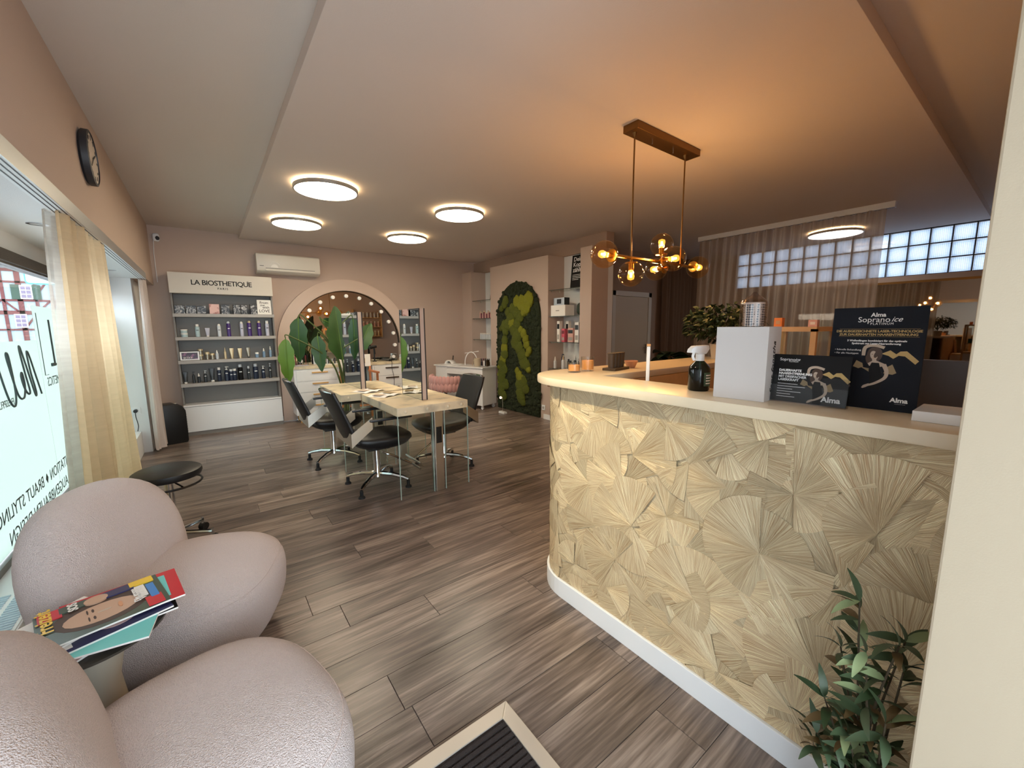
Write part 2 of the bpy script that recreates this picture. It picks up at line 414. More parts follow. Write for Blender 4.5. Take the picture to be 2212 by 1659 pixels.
# frosted film on the glass
FX = WX+.009
MB().box(FX,FX+.0015,2.31,3.943,.29,1.325).build('frosted_film','frost_film',win)
MB().box(FX,FX+.0015,3.946,6.03,.29,1.545).build('frosted_film','frost_film',win)
ink = mat('film_ink', (58,72,74), .6)
def wtext(body, yc, zc, size, **k):
    return text(body, size, ink, win, frame4((FX+.003,yc,zc),(0,-1,0),(0,0,1)), **k)
wtext('PIGMENTATION', 3.76, .465, .098, align='RIGHT'); wtext('\u2666', 3.70, .465, .06); wtext('BRAUT STYLING', 3.64, .465, .098, align='LEFT')
wtext('AUGENBRAUEN DESIGN', 3.57, .34, .098)
wtext('FUSSPFLEGE', 3.40, 1.0, .055, align='LEFT')
wtext('COSMETICS', 4.02, 1.04, .085, align='RIGHT')
# handwriting stroke and the frame line with the big L
def stroke(pts, r, name='lettering'):
    return MB().tube([(FX+.003,yy,zz) for yy,zz in pts], r, 6).build(name, ink, win)
def bez(pts, n=10):
    out = []
    for i in range(len(pts)-1):
        p0 = pts[max(i-1,0)]; p1 = pts[i]; p2 = pts[i+1]; p3 = pts[min(i+2,len(pts)-1)]
        for k in range(n):
            t = k/n; out.append(tuple(.5*((2*b)+(-a+c)*t+(2*a-5*b+4*c-d)*t*t+(-a+3*b-3*c+d)*t**3) for a,b,c,d in zip(p0,p1,p2,p3)))
    out.append(pts[-1]); return out
stroke([(3.86-(4.05-a)*.8, 1.29-(1.315-b)*1.35) for a,b in bez([(4.05,1.09),(3.98,1.18),(3.90,1.28),(3.86,1.285),(3.88,1.2),(3.93,1.11),(3.90,1.10),(3.80,1.24),(3.74,1.315),(3.72,1.30),(3.76,1.2),(3.80,1.12),(3.76,1.11),(3.70,1.14),(3.67,1.19),(3.70,1.205),(3.715,1.15),(3.66,1.10),(3.56,1.12),(3.48,1.24),(3.46,1.29),(3.50,1.28),(3.52,1.14),(3.47,1.08),(3.38,1.12),(3.30,1.24)])], .0055)
stroke([(4.0,1.5),(4.0,1.09),(4.07,1.09)], .0022)
stroke([(4.24,1.46),(4.24,1.15)], .007); stroke([(4.24,1.15),(4.16,1.15)], .012)
# exterior: street, half-timbered house, cycle-route sign
out = MB().box(-60,-1.05,-20,90,-.4,-.25); st = struct('street', out, 'asphalt')
hx, hy = -14.8, 54.
H = thing('timbered_house', 'half-timbered house with red-brown beams seen through the shop window', 'house', (hx,hy,0))
MB().box(-3.5,7,0,5,-.3,7.2).build('wall','house_plaster',H)
MB().add([(-4.2,-.6,6.9),(-4.2,5.6,6.9),(7.6,5.6,6.9),(7.6,-.6,6.9),(-4.2,2.5,11),(7.6,2.5,11)],[(0,3,5,4),(1,4,5,2),(0,4,1),(3,2,5),(0,1,2,3)]).build('roof','roof_tile',H)
def beam(x0,z0,x1,z1,w=.09):
    dx,dz = x1-x0,z1-z0; l = math.hypot(dx,dz); nx,nz = -dz/l*w,dx/l*w
    MB().add([(x0+nx,-.08,z0+nz),(x1+nx,-.08,z1+nz),(x1-nx,-.08,z1-nz),(x0-nx,-.08,z0-nz),(x0+nx,.02,z0+nz),(x1+nx,.02,z1+nz),(x1-nx,.02,z1-nz),(x0-nx,.02,z0-nz)],
             [(0,1,2,3),(7,6,5,4),(0,4,5,1),(1,5,6,2),(2,6,7,3),(3,7,4,0)]).build('beam','house_beam',H)
for zz,ww in ((.1,.1),(1.55,.07),(3.0,.16),(4.05,.08),(5.6,.08),(6.6,.12)): beam(-3.5,zz,7,zz,ww)
for k in range(12): beam(-3.4+k*.95,0,-3.4+k*.95,6.6,.1 if k%3 else .16)
for xx in (-2.45,.4,3.25): beam(xx,3.1,xx+.75,4.0,.06); beam(xx+1.7,3.1,xx+.95,4.0,.06); beam(xx,5.7,xx+.9,6.5,.06); beam(xx+1.9,1.6,xx+2.7,2.9,.06); beam(xx-.2,4.1,xx+.6,5.5,.06)
for xx in (-1.05,1.8,4.65):
    for x0,zz,sh in ((xx,1.72,False),(xx+.55,4.18,True)):
        wv = MB().box(x0,x0+.72,-.12,-.02,zz,zz+1.15).build('window','white_trim',H)
        for i in range(2):
            for j in range(3): MB().box(x0+.07+i*.31,x0+.34+i*.31,-.14,-.1,zz+.08+j*.35,zz+.37+j*.35).build('pane','window_dark',wv)
        if sh:
            for sx in (x0-.5,x0+.74): MB().box(sx,sx+.48,-.13,-.05,zz-.04,zz+1.2).build('shutter','shutter',H)
S = thing('cycle_route_sign','white and teal cycle route sign with an arrow outside the window','sign',(-1.6,8.0,0))
def rrect(x0,x1,z0,z1,r): return [(cx+r*math.cos(a),cz+r*math.sin(a)) for cx,cz,a0 in ((x1-r,z1-r,0),(x0+r,z1-r,PI/2),(x0+r,z0+r,PI),(x1-r,z0+r,1.5*PI)) for a in (a0,a0+PI/8,a0+PI/4,a0+3*PI/8,a0+PI/2)]
MB().at(0,0,0,PI/2).prism(rrect(-.19,.36,1.985,2.41,.04),-.01,.01).build('border','sign_teal',S)
MB().at(0,0,0,PI/2).prism(rrect(-.175,.345,2.0,2.395,.03),0,.014).build('face','sign_face',S)
text('Rheinischer', .06, 'sign_teal', S, frame4((.10,-.016,2.15),(1,0,0),(0,0,1)),bold=.001)
text('Winzerhaus', .06, 'sign_teal', S, frame4((.10,-.016,2.08),(1,0,0),(0,0,1)),bold=.001)
MB().tube([(-.12,-.016,2.09),(-.12,-.016,2.18)],.008,6).tube([(-.15,-.016,2.14),(-.12,-.016,2.18),(-.09,-.016,2.14)],.008,6).build('arrow','sign_teal',S)
bic = MB()
for cx in (.0,.2): bic.tube([(cx+.05*math.cos(a*PI/8),-.016,2.31+.05*math.sin(a*PI/8)) for a in range(16)],.006,5,closed=True)
bic.tube([(0,-.016,2.31),(.06,-.016,2.37),(.17,-.016,2.37),(.2,-.016,2.31)],.005,5); bic.build('bicycle_symbol','sign_teal',S)
MB().cyl(.03,-.25,2.40,10,.3,.045).build('post','aluminium',S)

# curtain rails: double track on the left, wall track right
rl = thing('curtain_track','white double curtain track along the beam above the shop window','curtain rail',(-.5,2.2,1.95))
MB().box(-.035,.028,-3.8,3.9,-.012,.055).build('track_body','white_trim',rl)
for xx in (-.02,.0,.018): MB().box(xx-.002,xx+.002,-3.8,3.9,-.0135,-.0118).build('groove','dark_plastic',rl)
MB().box(.028,.031,-3.8,3.9,-.012,.06).build('face_strip','aluminium',rl)
rr = thing('curtain_rail','white ceiling curtain rail carrying the sheer taupe curtain','curtain rail',(5.7,2.13,2.62))
MB().box(-.035,.035,-1.03,1.03,-.06,0).build('rail_body','white_trim',rr,bevel=.004)
MB().box(-.006,.006,-1.02,1.02,-.0625,-.058).build('groove','dark_plastic',rr)
# ------------------------------------------------------------------ curtains
def curtain(name, m, top, bot, z0, z1, folds, amp0, amp1, parent=None, nz=24, off=0., seed=1, prof=None):
    """pleated cloth from line top (two xy points) down to line bot"""
    rnd = random.Random(seed); ph = [rnd.uniform(-.6,.6) for _ in range(folds+2)]; am = [rnd.uniform(.6,1.25) for _ in range(folds+2)]
    nu = folds*8+1
    t0, t1 = Vector(top[0]), Vector(top[1]); b0, b1 = Vector(bot[0]), Vector(bot[1])
    def fn(u, v):
        k = v if prof is None else prof(v)
        a = t0.lerp(t1, u); b = b0.lerp(b1, u); p = a.lerp(b, k)
        d = (t1-t0).normalized(); nrm = Vector((-d.y, d.x))
        f = u*folds; i = int(min(f, folds-.001)); 
        amp = (amp0*(1-v)+amp1*v)*am[i]
        s = math.sin(2*PI*f+ph[i]*v)*amp + math.sin(2*PI*f*.37+3*v+seed)*amp*.35
        q = p + nrm*(s+off)
        return (q.x, q.y, z1+(z0-z1)*v)
    return MB().grid(fn, nu, nz).build(name, m, parent, smooth='all')
c1 = thing('window_curtain','cream linen curtain gathered beside the shop window, glowing with daylight','curtain',(0,0,0))
sw = lambda v: v**.85
curtain('cloth','linen_cream',((-.50,2.84),(-.50,3.82)),((-.52,2.74),(-.50,3.95)),.06,1.945,7,.026,.04,c1,prof=sw,seed=4)
curtain('lining','linen_white',((-.545,2.88),(-.545,3.3)),((-.60,2.78),(-.59,3.3)),.06,1.945,3,.02,.035,c1,prof=sw,seed=9)
c2 = thing('end_curtain','pale grey curtain hanging at the far end of the shop window','curtain',(0,0,0))
curtain('cloth','curtain_pale',((-.52,5.97),(-.50,6.24)),((-.54,5.94),(-.49,6.25)),.04,1.945,4,.02,.035,c2,seed=3)
c3 = thing('sheer_curtain','sheer taupe curtain in front of the glass block window','curtain',(0,0,0))
curtain('cloth','sheer_taupe',((5.7,3.14),(5.7,1.17)),((5.72,3.2),(5.72,1.2)),.03,2.56,20,.035,.045,c3,seed=5)
c4 = thing('passage_curtain','dark taupe curtain behind the sheer one beside the door','curtain',(0,0,0))
curtain('cloth','curtain_taupe',((6.45,4.2),(7.5,4.2)),((6.45,4.2),(7.5,4.2)),.03,2.6,9,.04,.045,c4,seed=8)

# ------------------------------------------------------------------ glass block band and mirror on the far right wall
gbm = bpy.data.materials.new('glass_block'); gbm.use_nodes = True
def _gb():
    n = gbm.node_tree.nodes; L = gbm.node_tree.links; n.remove(n['Principled BSDF']); out = n['Material Output']
    tc = n.new('ShaderNodeTexCoord'); mp = n.new('ShaderNodeMapping'); mp.inputs['Scale'].default_value = (1,58,58); L.new(tc.outputs['Object'], mp.inputs[0])
    sx = n.new('ShaderNodeSeparateXYZ'); L.new(mp.outputs[0], sx.inputs[0])
    def tri(o, k):
        a = n.new('ShaderNodeMath'); a.operation = 'PINGPONG'; a.inputs[1].default_value = .5; L.new(o, a.inputs[0])
        b = n.new('ShaderNodeMapRange'); b.inputs['From Min'].default_value = .06; b.inputs['From Max'].default_value = .3; b.inputs['To Min'].default_value = k; L.new(a.outputs[0], b.inputs[0]); return b
    a, b = tri(sx.outputs['Y'],.6), tri(sx.outputs['Z'],.25)
    mu = n.new('ShaderNodeMath'); mu.operation = 'MULTIPLY'; L.new(a.outputs[0], mu.inputs[0]); L.new(b.outputs[0], mu.inputs[1])
    mc = n.new('ShaderNodeMix'); mc.data_type = 'RGBA'; mc.inputs['A'].default_value = (*lin((84,95,122)),1); mc.inputs['B'].default_value = (*lin((206,213,220)),1)
    L.new(mu.outputs[0], mc.inputs['Factor'])
    t = n.new('ShaderNodeBsdfTranslucent'); L.new(mc.outputs['Result'], t.inputs['Color'])
    g = n.new('ShaderNodeBsdfGlossy'); g.inputs['Roughness'].default_value = .1
    tr = n.new('ShaderNodeBsdfTransparent'); L.new(mc.outputs['Result'], tr.inputs[0])
    m0 = n.new('ShaderNodeMixShader'); m0.inputs[0].default_value = .25; L.new(t.outputs[0], m0.inputs[1]); L.new(tr.outputs[0], m0.inputs[2])
    m1 = n.new('ShaderNodeMixShader'); m1.inputs[0].default_value = .06; L.new(m0.outputs[0], m1.inputs[1]); L.new(g.outputs[0], m1.inputs[2])
    L.new(m1.outputs[0], out.inputs['Surface'])
_gb(); MATS['glass_block'] = gbm
NB, BP = 17, .2
w2 = MB()
for r in range(4): w2.box(7.61,7.73,.1,3.5,2.03+r*.195-.006+.0,2.03+r*.195+.006)
for c in range(NB+1): w2.box(7.61,7.73,.1+c*BP-.006,.1+c*BP+.006,2.03,2.62)
w2.box(7.61,7.73,.1,3.5,2.62,2.69)
win2 = struct('window_2', w2, 'dark_plastic')
gb0 = MB().box(-.014,.014,-.092,.092,-.0885,.0885).build('glass_block', gbm, win2, bevel=.008)
gb0.location = (7.66,.1+.5*BP,2.1275)
for r in range(3):
    for c in range(NB):
        if r or c:
            o = bpy.data.objects.new('glass_block', gb0.data); COL.objects.link(o); o.parent = win2; o.location = (7.66,.1+(c+.5)*BP,2.1275+r*.195)
mr = thing('wall_mirror','large dark-toned mirror on the far right wall below the glass blocks','mirror',(7.6,1.9,.35))
MB().box(-.012,-.001,-1.75,1.55,0,1.58).build('mirror_glass','mirror_tinted',mr)
MB().box(-.02,-.001,-1.78,1.58,1.58,1.61).box(-.02,-.001,-1.78,1.58,-.03,0).box(-.02,-.001,-1.78,-1.75,0,1.58).box(-.02,-.001,1.55,1.58,0,1.58).build('frame','bronze',mr)

# ------------------------------------------------------------------ ceiling lamps
def disc_lamp(name, label, x, y, z, r, group, em='lamp_disc'):
    t = thing(name, label, 'ceiling lamp', (x,y,z), 0, group)
    MB().cyl(r*.93,-.018,0,48).build('base','white_trim',t,smooth=True)
    MB().lathe([(r-.012,-.05),(r,-.05),(r,-.02),(r-.012,-.02)],48,ring=True).build('rim','aluminium',t,smooth=True)
    MB().cyl(r-.012,-.046,-.022,48).build('diffuser',em,t)
    MB().lathe([(r*.935,-.016),(r*.955,-.016),(r*.955,-.006),(r*.935,-.006)],48,ring=True).build('halo_strip',emission('lamp_halo',(255,214,150),14.),t)
    return t
g = 'flat round ceiling lamps'
disc_lamp('disc_lamp','lit round ceiling lamp nearest the viewer, largest in view of the four',.957,3.965,2.62,.262,g)
disc_lamp('disc_lamp','lit round ceiling lamp farthest left, above the product shelf',.957,5.39,2.62,.262,g)
disc_lamp('disc_lamp','lit round ceiling lamp farthest right of the four flat ones',2.297,3.98,2.62,.262,g)
disc_lamp('disc_lamp','lit round ceiling lamp smallest of the four, near the arched mirror',2.297,5.405,2.62,.262,g)
disc_lamp('disc_lamp','cool white round ceiling lamp glowing behind the sheer curtain',6.82,1.9,2.62,.3,None,'lamp_cool')
# recessed spots in the window soffit
for i,(yy,lb) in enumerate(((3.3,'round chrome soffit spotlight left of the cream curtain'),(5.38,'round chrome soffit spotlight between the two window curtains'))):
    t = thing('recessed_spotlight', lb, 'spotlight', (-.66,yy,1.945), 0, 'soffit spotlights')
    MB().lathe([(.03,-.004),(.042,-.004),(.042,0),(.03,0)],20,ring=True).build('ring','chrome',t,smooth=True)
    MB().cyl(.03,-.002,0,20).build('lens','grey_light',t)

# assumed unseen ceiling spot, added for the pool of light on the counter front
cs = thing('assumed_ceiling_spotlight','assumed small white ceiling spotlight out of view, aimed at the counter front','spotlight',(.2,1.45,2.69))
MB().cyl(.045,-.012,0,20).cyl(.012,-.05,-.012,10).build('mount','white_trim',cs,smooth=True)
_d = (Vector((1.36,1.30,.80))-Vector((.2,1.45,2.6))).normalized(); _q = Vector((0,0,-1)).rotation_difference(_d)
b = MB(); b.m = Matrix.Translation((0,0,-.09)) @ _q.to_matrix().to_4x4(); b.lathe([(.02,.05),(.035,.04),(.035,-.05),(.03,-.05),(.03,-.03),(.001,-.03)],20).build('head','white_trim',cs,smooth=True)
_l = bpy.data.lights.new('assumed_spot_beam','SPOT'); _l.energy = 95; _l.color = (1,.84,.55); _l.spot_size = math.radians(42); _l.spot_blend = 1.0; _l.shadow_soft_size = .03
_o = bpy.data.objects.new('assumed_spot_beam', _l); COL.objects.link(_o); _o.parent = cs; _o.rotation_mode = 'QUATERNION'; _o.rotation_quaternion = _q; _o.location = Vector((0,0,-.09))+_d*.055

# ------------------------------------------------------------------ brass globe chandelier
ch = thing('globe_chandelier','brass bar chandelier with six amber glass globes above the counter','chandelier',(2.55,1.7,0))
MB().box(-.35,.37,-.055,.055,2.575,2.62).build('ceiling_canopy','bronze',ch,bevel=.003)
for xx in (-.305,.27):
    MB().cyl(.005,1.825,2.58,8,xx,0).build('suspension_rod','bronze',ch,smooth=True)
    MB().lathe([(.006,2.55),(.014,2.575)],12,xx,0).build('rod_fitting','bronze',ch,smooth=True)
for xx in (-.12,.12): MB().cyl(.004,2.555,2.577,8,xx,0).build('canopy_screw','chrome',ch)
MB().tube([(-.47,0,1.822),(.43,0,1.822)],.011,10).build('bar','brass',ch,smooth=True)
def globe(px,py,pz,dx,dy,dz,r=.083):
    """glass globe with socket, bulb and filament; d points from the bar towards the globe"""
    d = Vector((dx,dy,dz)).normalized(); R = Vector((0,0,1)).rotation_difference(d).to_matrix().to_4x4()
    M4 = Matrix.Translation((px,py,pz)) @ R
    g = MB(); g.m = M4; th0 = .5
    prof = [(r*math.sin(th0+(PI-th0)*i/16), -r*math.cos(th0+(PI-th0)*i/16)) for i in range(17)]; prof[-1] = (.0005,r)
    vs=[];fs=[];n=28;k=len(prof)
    for j in range(n):
        a=2*PI*j/n
        vs += [(q*math.cos(a),q*math.sin(a),z) for q,z in prof]
    for j in range(n):
        for i in range(k-1): fs.append((j*k+i,((j+1)%n)*k+i,((j+1)%n)*k+i+1,j*k+i+1))
    g.add(vs,fs); G = g.build('glass_globe','amber_glass',ch,smooth='all')
    s = MB(); s.m = M4; s.lathe([(.028,-r*.9),(.04,-r*.86),(.04,-r*.8),(.017,-r*.78),(.017,-r*.28)],16)
    s.tube([(0,0,-r*.9),(0,0,-r*1.25)],.008,8); s.build('socket','brass',G,smooth=True)
    b = MB(); b.m = M4; b.lathe([(.013,-r*.28),(.018,-r*.05),(.024,r*.22),(.02,r*.42),(.002,r*.5)],14); b.build('bulb','bulb_glass',G,smooth=True)
    f = MB(); f.m = M4; f.cyl(.007,-r*.08,r*.28,8); f.build('filament','filament',G)
    l = bpy.data.lights.new('bulb_light','POINT'); l.energy = 4.6; l.color = (1,.70,.40); l.shadow_soft_size = .02
    lo = bpy.data.objects.new('bulb_light', l); COL.objects.link(lo); lo.parent = ch; lo.location = M4 @ Vector((0,0,r*.1))
globe(-.565,0,1.818,-1,0,0); globe(-.30,0,1.722,0,0,-1); globe(.03,0,1.94,0,0,1,.078); globe(.0,-.11,1.83,0,-1,0); globe(.15,.12,1.80,0,1,0); globe(.515,0,1.828,1,0,0)

# ------------------------------------------------------------------ product shelf on the back wall
sh = thing('product_shelf','grey product shelf with white header sign and white base cabinet','shelf',(.247,6.95,0))
HW = .559
MB().box(-HW,HW,-.02,-.001,.05,1.86).build('back_panel','grey_lacquer',sh)
for s in (-1,1): MB().box(s*HW-(.018 if s>0 else 0),s*HW+(0 if s>0 else .018),-.2,-.02,.40,1.86).build('side_panel','grey_lacquer',sh)
for z0,z1 in ((1.55,1.592),(1.252,1.292),(.948,.99),(.645,.688)): MB().box(-HW+.001,HW-.001,-.26,-.02,z0,z1).build('shelf_board','grey_light',sh,bevel=.002)
MB().box(-HW-.003,HW+.003,-.26,-.001,1.847,2.105).build('header_panel',mat('header_white_dimmed',(208,200,188),.4),sh,bevel=.003)  # white header; the weaker light on it is put into the darker colour
MB().box(-HW,HW,-.26,-.001,.05,.405).build('base_cabinet','white_lacquer',sh,bevel=.003)
MB().box(-HW,HW,-.262,-.255,.382,.386).build('flap_gap','dark_plastic',sh)
MB().box(-HW,HW,-.25,-.001,0,.05).build('plinth','grey_lacquer',sh)
fr = lambda x,z: frame4((x,-.2615,z),(1,0,0),(0,0,1))
text('LA BIOSTHETIQUE', .088, 'print_black', sh, fr(-.01,1.985), bold=.0012, space=.9, label='dark shop lettering on the header')
text('\u00ae', .03, 'print_black', sh, fr(.275,2.02)); text('PARIS', .036, 'print_black', sh, fr(-.01,1.918), space=1.35, bold=.0005)
ORD=['first','second','third','fourth','fifth','sixth','seventh','eighth','ninth','tenth','eleventh','twelfth','thirteenth','fourteenth','fifteenth']
# ------------------------------------------------------------------ arched mirror with round surround
ACX, ACZ, RO, RI = 1.865, 1.135, 1.025, .852
def arch_ring():
    n = 48; P = []
    for r in (RO, RI):
        P.append([(ACX-r,0)]+[(ACX-r*math.cos(PI*i/n), ACZ+r*math.sin(PI*i/n)) for i in range(n+1)]+[(ACX+r,0)])
    b = MB(); k = len(P[0]); vs = []
    for yy in (6.88,6.949):
        for q in P: vs += [(x,yy,z) for x,z in q]
    fs = []
    for i in range(k-1):
        fs += [(i,i+1,k+i+1,k+i),(2*k+i,3*k+i,3*k+i+1,2*k+i+1),(i,2*k+i,2*k+i+1,i+1),(k+i,k+i+1,3*k+i+1,3*k+i)]
    fs += [(0,k,3*k,2*k),(k-1,3*k-1,4*k-1,2*k-1)]
    return b.add(vs, fs)
am = thing('arched_mirror','large arched mirror with a wide pale pink arch surround and round bulbs','mirror',(0,0,0))
arch_ring().build('arch_surround','arch_paint',am)
pl = [(ACX-RI,.3)]+[(ACX-RI*math.cos(PI*i/48),ACZ+RI*math.sin(PI*i/48)) for i in range(49)]+[(ACX+RI,.3)]
b = MB(); b.add([(x,6.925,z) for x,z in pl]+[(x,6.935,z) for x,z in pl],[tuple(range(len(pl))),tuple(range(2*len(pl)-1,len(pl)-1,-1))]+[(i,i+1,len(pl)+i+1,len(pl)+i) for i in range(len(pl)-1)])
b.build('mirror_glass','mirror',am)
MB().tube([(ACX-(RI-.006)*math.cos(PI*i/48),6.9,ACZ+(RI-.006)*math.sin(PI*i/48)) for i in range(49)],.008,6).build('edge_trim','oak_dark',am)
bulbw = mat('bulb_white',(244,240,232),.35,emit=((255,246,232),.05))
for i in range(15):
    a = PI*(-.10+1.2*i/14); x, z = ACX-.77*math.cos(a), ACZ+.77*math.sin(a)
    MB().at(x,6.922,z,PI/2).lathe([(.02,0),(.03,.008),(.028,.022),(.004,.028)],14).build('mirror_bulb',bulbw,am,smooth=True)

# ------------------------------------------------------------------ air conditioner, clock, sensor, sockets
ac = thing('air_conditioner','white wall air conditioner above the product shelf','air conditioner',(1.055,6.95,2.17))
prof = [(0,.0),(0,.27),(-.2,.27),(-.225,.25),(-.232,.07),(-.215,.03),(-.16,0)]
b = MB(); n = len(prof); b.add([(-.405,y,z) for y,z in prof]+[(.405,y,z) for y,z in prof],[tuple(range(n)),tuple(range(2*n-1,n-1,-1))]+[(i,n+i,n+(i+1)%n,(i+1)%n) for i in range(n)])
b.build('housing',mat('ac_white',(214,208,198),.4),ac,bevel=.006,smooth=True)
MB().box(-.30,.33,-.236,-.226,.062,.066).build('vane_gap','dark_plastic',ac)
MB().box(-.30,.33,-.228,-.19,.03,.058).build('air_vane','ac_white',ac,bevel=.004)
MB().at(-.19,-.2335,.075,PI/2).prism([(.045*math.cos(a*PI/14),.045*math.sin(a*PI/14)) for a in range(15)],0,.002).build('badge','paper',ac)
MB().tube([(-.19+.07*math.cos(a*PI/14),-.233,.08+.07*math.sin(a*PI/14)) for a in range(1,11)],.005,6).build('badge_arc','paper',ac)
MB().box(-.37,-.32,-.2325,-.23,.09,.096).build('brand_strip','dark_plastic',ac)
ck = thing('wall_clock','round grey-faced wall clock on the beam above the shop window','clock',(-.47,3.46,2.37))
b = MB().at(0,0,0,0,PI/2); b.lathe([(.0005,0),(.135,0),(.15,.012),(.15,.04),(.138,.044),(.136,.034),(.0005,.034)],36); b.build('case','dark_plastic',ck,smooth=True)
MB().at(.036,0,0,0,PI/2).cyl(.136,-.001,.002,36).build('dial','clock_face',ck)
for i in range(12): 
    a = i*PI/6; MB().at(.039,.112*math.sin(a),.112*math.cos(a),a).box(-.0005,.001,-.005,.005,-.013,.013).build('hour_mark','dark_plastic',ck)
MB().at(.041,0,0,-1.1).box(0,.002,-.004,.004,-.01,.07).build('hand','black_plastic',ck)
MB().at(.041,0,0,2.2).box(0,.002,-.003,.003,-.01,.1).build('hand','black_plastic',ck)
se = thing('motion_sensor','small white motion sensor in the corner above the end curtain','sensor',(-.39,6.95,2.54))
MB().at(0,-.03,0).blob(.035,.03,.05,.6,.6).build('housing','white_trim',se,smooth=True); MB().at(.012,-.05,-.01).blob(.022,.018,.028).build('lens','dark_plastic',se,smooth=True)
MB().tube([(-.03,-.006,-.03),(-.04,-.006,-.2),(-.04,-.006,-.55)],.004,6).build('cable','white_trim',se)
def socket(label, loc, rz, plug=False):
    t = thing('wall_socket', label, 'socket', loc, rz)
    MB().box(-.04,.04,-.01,0,-.04,.04).build('plate','white_trim',t,bevel=.004)
    MB().at(0,-.0101,0,PI/2).cyl(.02,0,.002,18).build('socket_well','dark_plastic' if plug else 'grey_light',t)
    if plug:
        MB().at(0,-.01,0,PI/2).cyl(.018,0,.04,14).build('plug','black_plastic',t,smooth=True)
        MB().tube(bez([(0,-.045,0),(0,-.055,-.06),(.01,-.05,-.16),(.0,-.06,-.225)]),.004,6).build('cord','black_plastic',t,smooth=True)
socket('white wall socket with a black plug beside the end curtain',(-.70,6.1,.49),0,True)
socket('white wall socket low beside the moss panel',(4.03,4.57,.17),-PI/2)

# ------------------------------------------------------------------ make-up sideboards along the arch
def sideboard(name, label, x0, x1, hm, drawers=4):
    t = thing(name, label, 'sideboard', ((x0+x1)/2,6.87,0)); hw = (x1-x0)/2
    MB().box(-hw,hw,-.32,-.001,.12,.80).build('body','white_lacquer',t,bevel=.003)
    hgt = (.785-.135)/drawers
    for i in range(drawers):
        z = .135+i*hgt
        d = MB().box(-hw+.03,hw-.004,-.337,-.32,z,z+hgt-.006).build('drawer','white_lacquer',t,bevel=.003)
        MB().box(-.11,.11,-.352,-.336,z+hgt-.05,z+hgt-.03).build('handle',hm,d,bevel=.003)
    for sx in (-1,1):
        for yy in (-.28,-.05): MB().lathe([(.009,0),(.02,.12)],10,sx*(hw-.06),yy).build('leg','gold_wood',t,smooth=True)
    return t
g = 'white make-up sideboards'
sideboard('drawer_sideboard','white drawer sideboard with gold handles left under the arched mirror',.97,1.66,'gold_wood')
sideboard('drawer_sideboard','white drawer sideboard with dark handles right under the arched mirror',2.10,2.74,'oak_dark')
tag(MB().box(.965,2.745,6.535,6.878,.801,.84).build('sideboard_worktop','concrete',bevel=.003),'concrete-look worktop laid across both white sideboards','worktop')
# director's chair
dc = thing('folding_makeup_chair','high white and wood folding chair between the white sideboards','chair',(1.80,6.25,0))
for sx in (-1,1):
    for yy in (-.17,.17): MB().box(sx*.22-.014,sx*.22+.014,yy-.014,yy+.014,0,.98 if yy>0 else .72).build('leg','orange_wood',dc)
    MB().box(sx*.22-.02,sx*.22+.02,-.22,.2,.72,.745).build('armrest','orange_wood',dc)
    MB().box(sx*.22-.013,sx*.22+.013,-.17,.17,.18,.205).build('side_rail','orange_wood',dc)
MB().box(-.22,.22,-.18,-.155,.24,.265).build('foot_rail','orange_wood',dc)
MB().box(-.22,.22,-.18,.18,.55,.57).build('seat','paper',dc)
MB().box(-.235,.235,.155,.175,.80,.99).build('backrest','paper',dc,bevel=.006); MB().box(-.06,.15,.1555,.1545,.85,.93).build('back_print','kraft',dc)

# ------------------------------------------------------------------ styling tables with glass ends and mirrors
def styling_table(label, x0, x1, y0, y1, mx, my0, my1, mlabel):
    cx, cy = (x0+x1)/2, (y0+y1)/2; hx, hy = (x1-x0)/2, (y1-y0)/2
    t = thing('styling_table', label, 'table', (cx,cy,0), 0, 'concrete-look styling tables')
    MB().box(-hx,hx,-hy,hy,.692,.76).build('tabletop','concrete',t,bevel=.003)
    for s in (-1,1):
        yy = s*(hy-.045)
        MB().box(.0,.075,yy-.04,yy+.04,0,.692).build('leg','steel_brushed',t,bevel=.002)
        for a,b in ((-hx+.004,-.02),(.09,hx-.004)):
            p = MB().box(a,b,s*hy-(.012 if s>0 else 0),s*hy+(0 if s>0 else .012),.005,.69).build('glass_end','glass_clear',t)
            for e in (a,b): MB().box(e-.0015,e+.0015,s*hy-.006*s-.0065,s*hy-.006*s+.0065,.005,.70).build('glass_edge','glass_edge',p)
        for bx in (-hx+.07,-.06,.13,hx-.06):
            MB().at(bx,s*hy,.725,PI/2*(1 if s<0 else -1)).lathe([(.012,0),(.016,.004),(.01,.008),(.001,.009)],12).build('bolt','concrete',t,smooth=True)
    MB().box(.012,.062,-hy+.0005,-hy+.006,.42,.56).build('power_strip','black_plastic',t,bevel=.002)
    m = thing('station_mirror', mlabel, 'mirror', (mx,(my0+my1)/2,.76), 0, 'upright station mirrors'); w = (my1-my0)/2
    MB().box(.004,.041,-w+.001,-w+.004,0,.79).build('end_strip','wall_taupe',m)
    for xx,sg in ((0,1),(.045,-1)):
        g = MB().box(xx-.004,xx+.004,-w,w,0,.79).build('mirror_pane','mirror',m)
        for yy in (-w,w): MB().box(xx-.0045,xx+.0045,yy-.003,yy+.003,0,.79).build('polished_edge','dark_plastic',g)
    MB().box(-.006,.051,-w,w,0,.004).build('foot_strip','chrome',m)
    return t
styling_table('nearer concrete-look styling table with glass ends and a steel leg',1.145,1.785,3.03,3.93,1.46,3.25,3.68,'upright mirror on the nearer styling table')
styling_table('farther concrete-look styling table shifted towards the product shelf',.97,1.62,3.99,4.88,1.245,4.27,4.85,'upright mirror on the farther styling table')
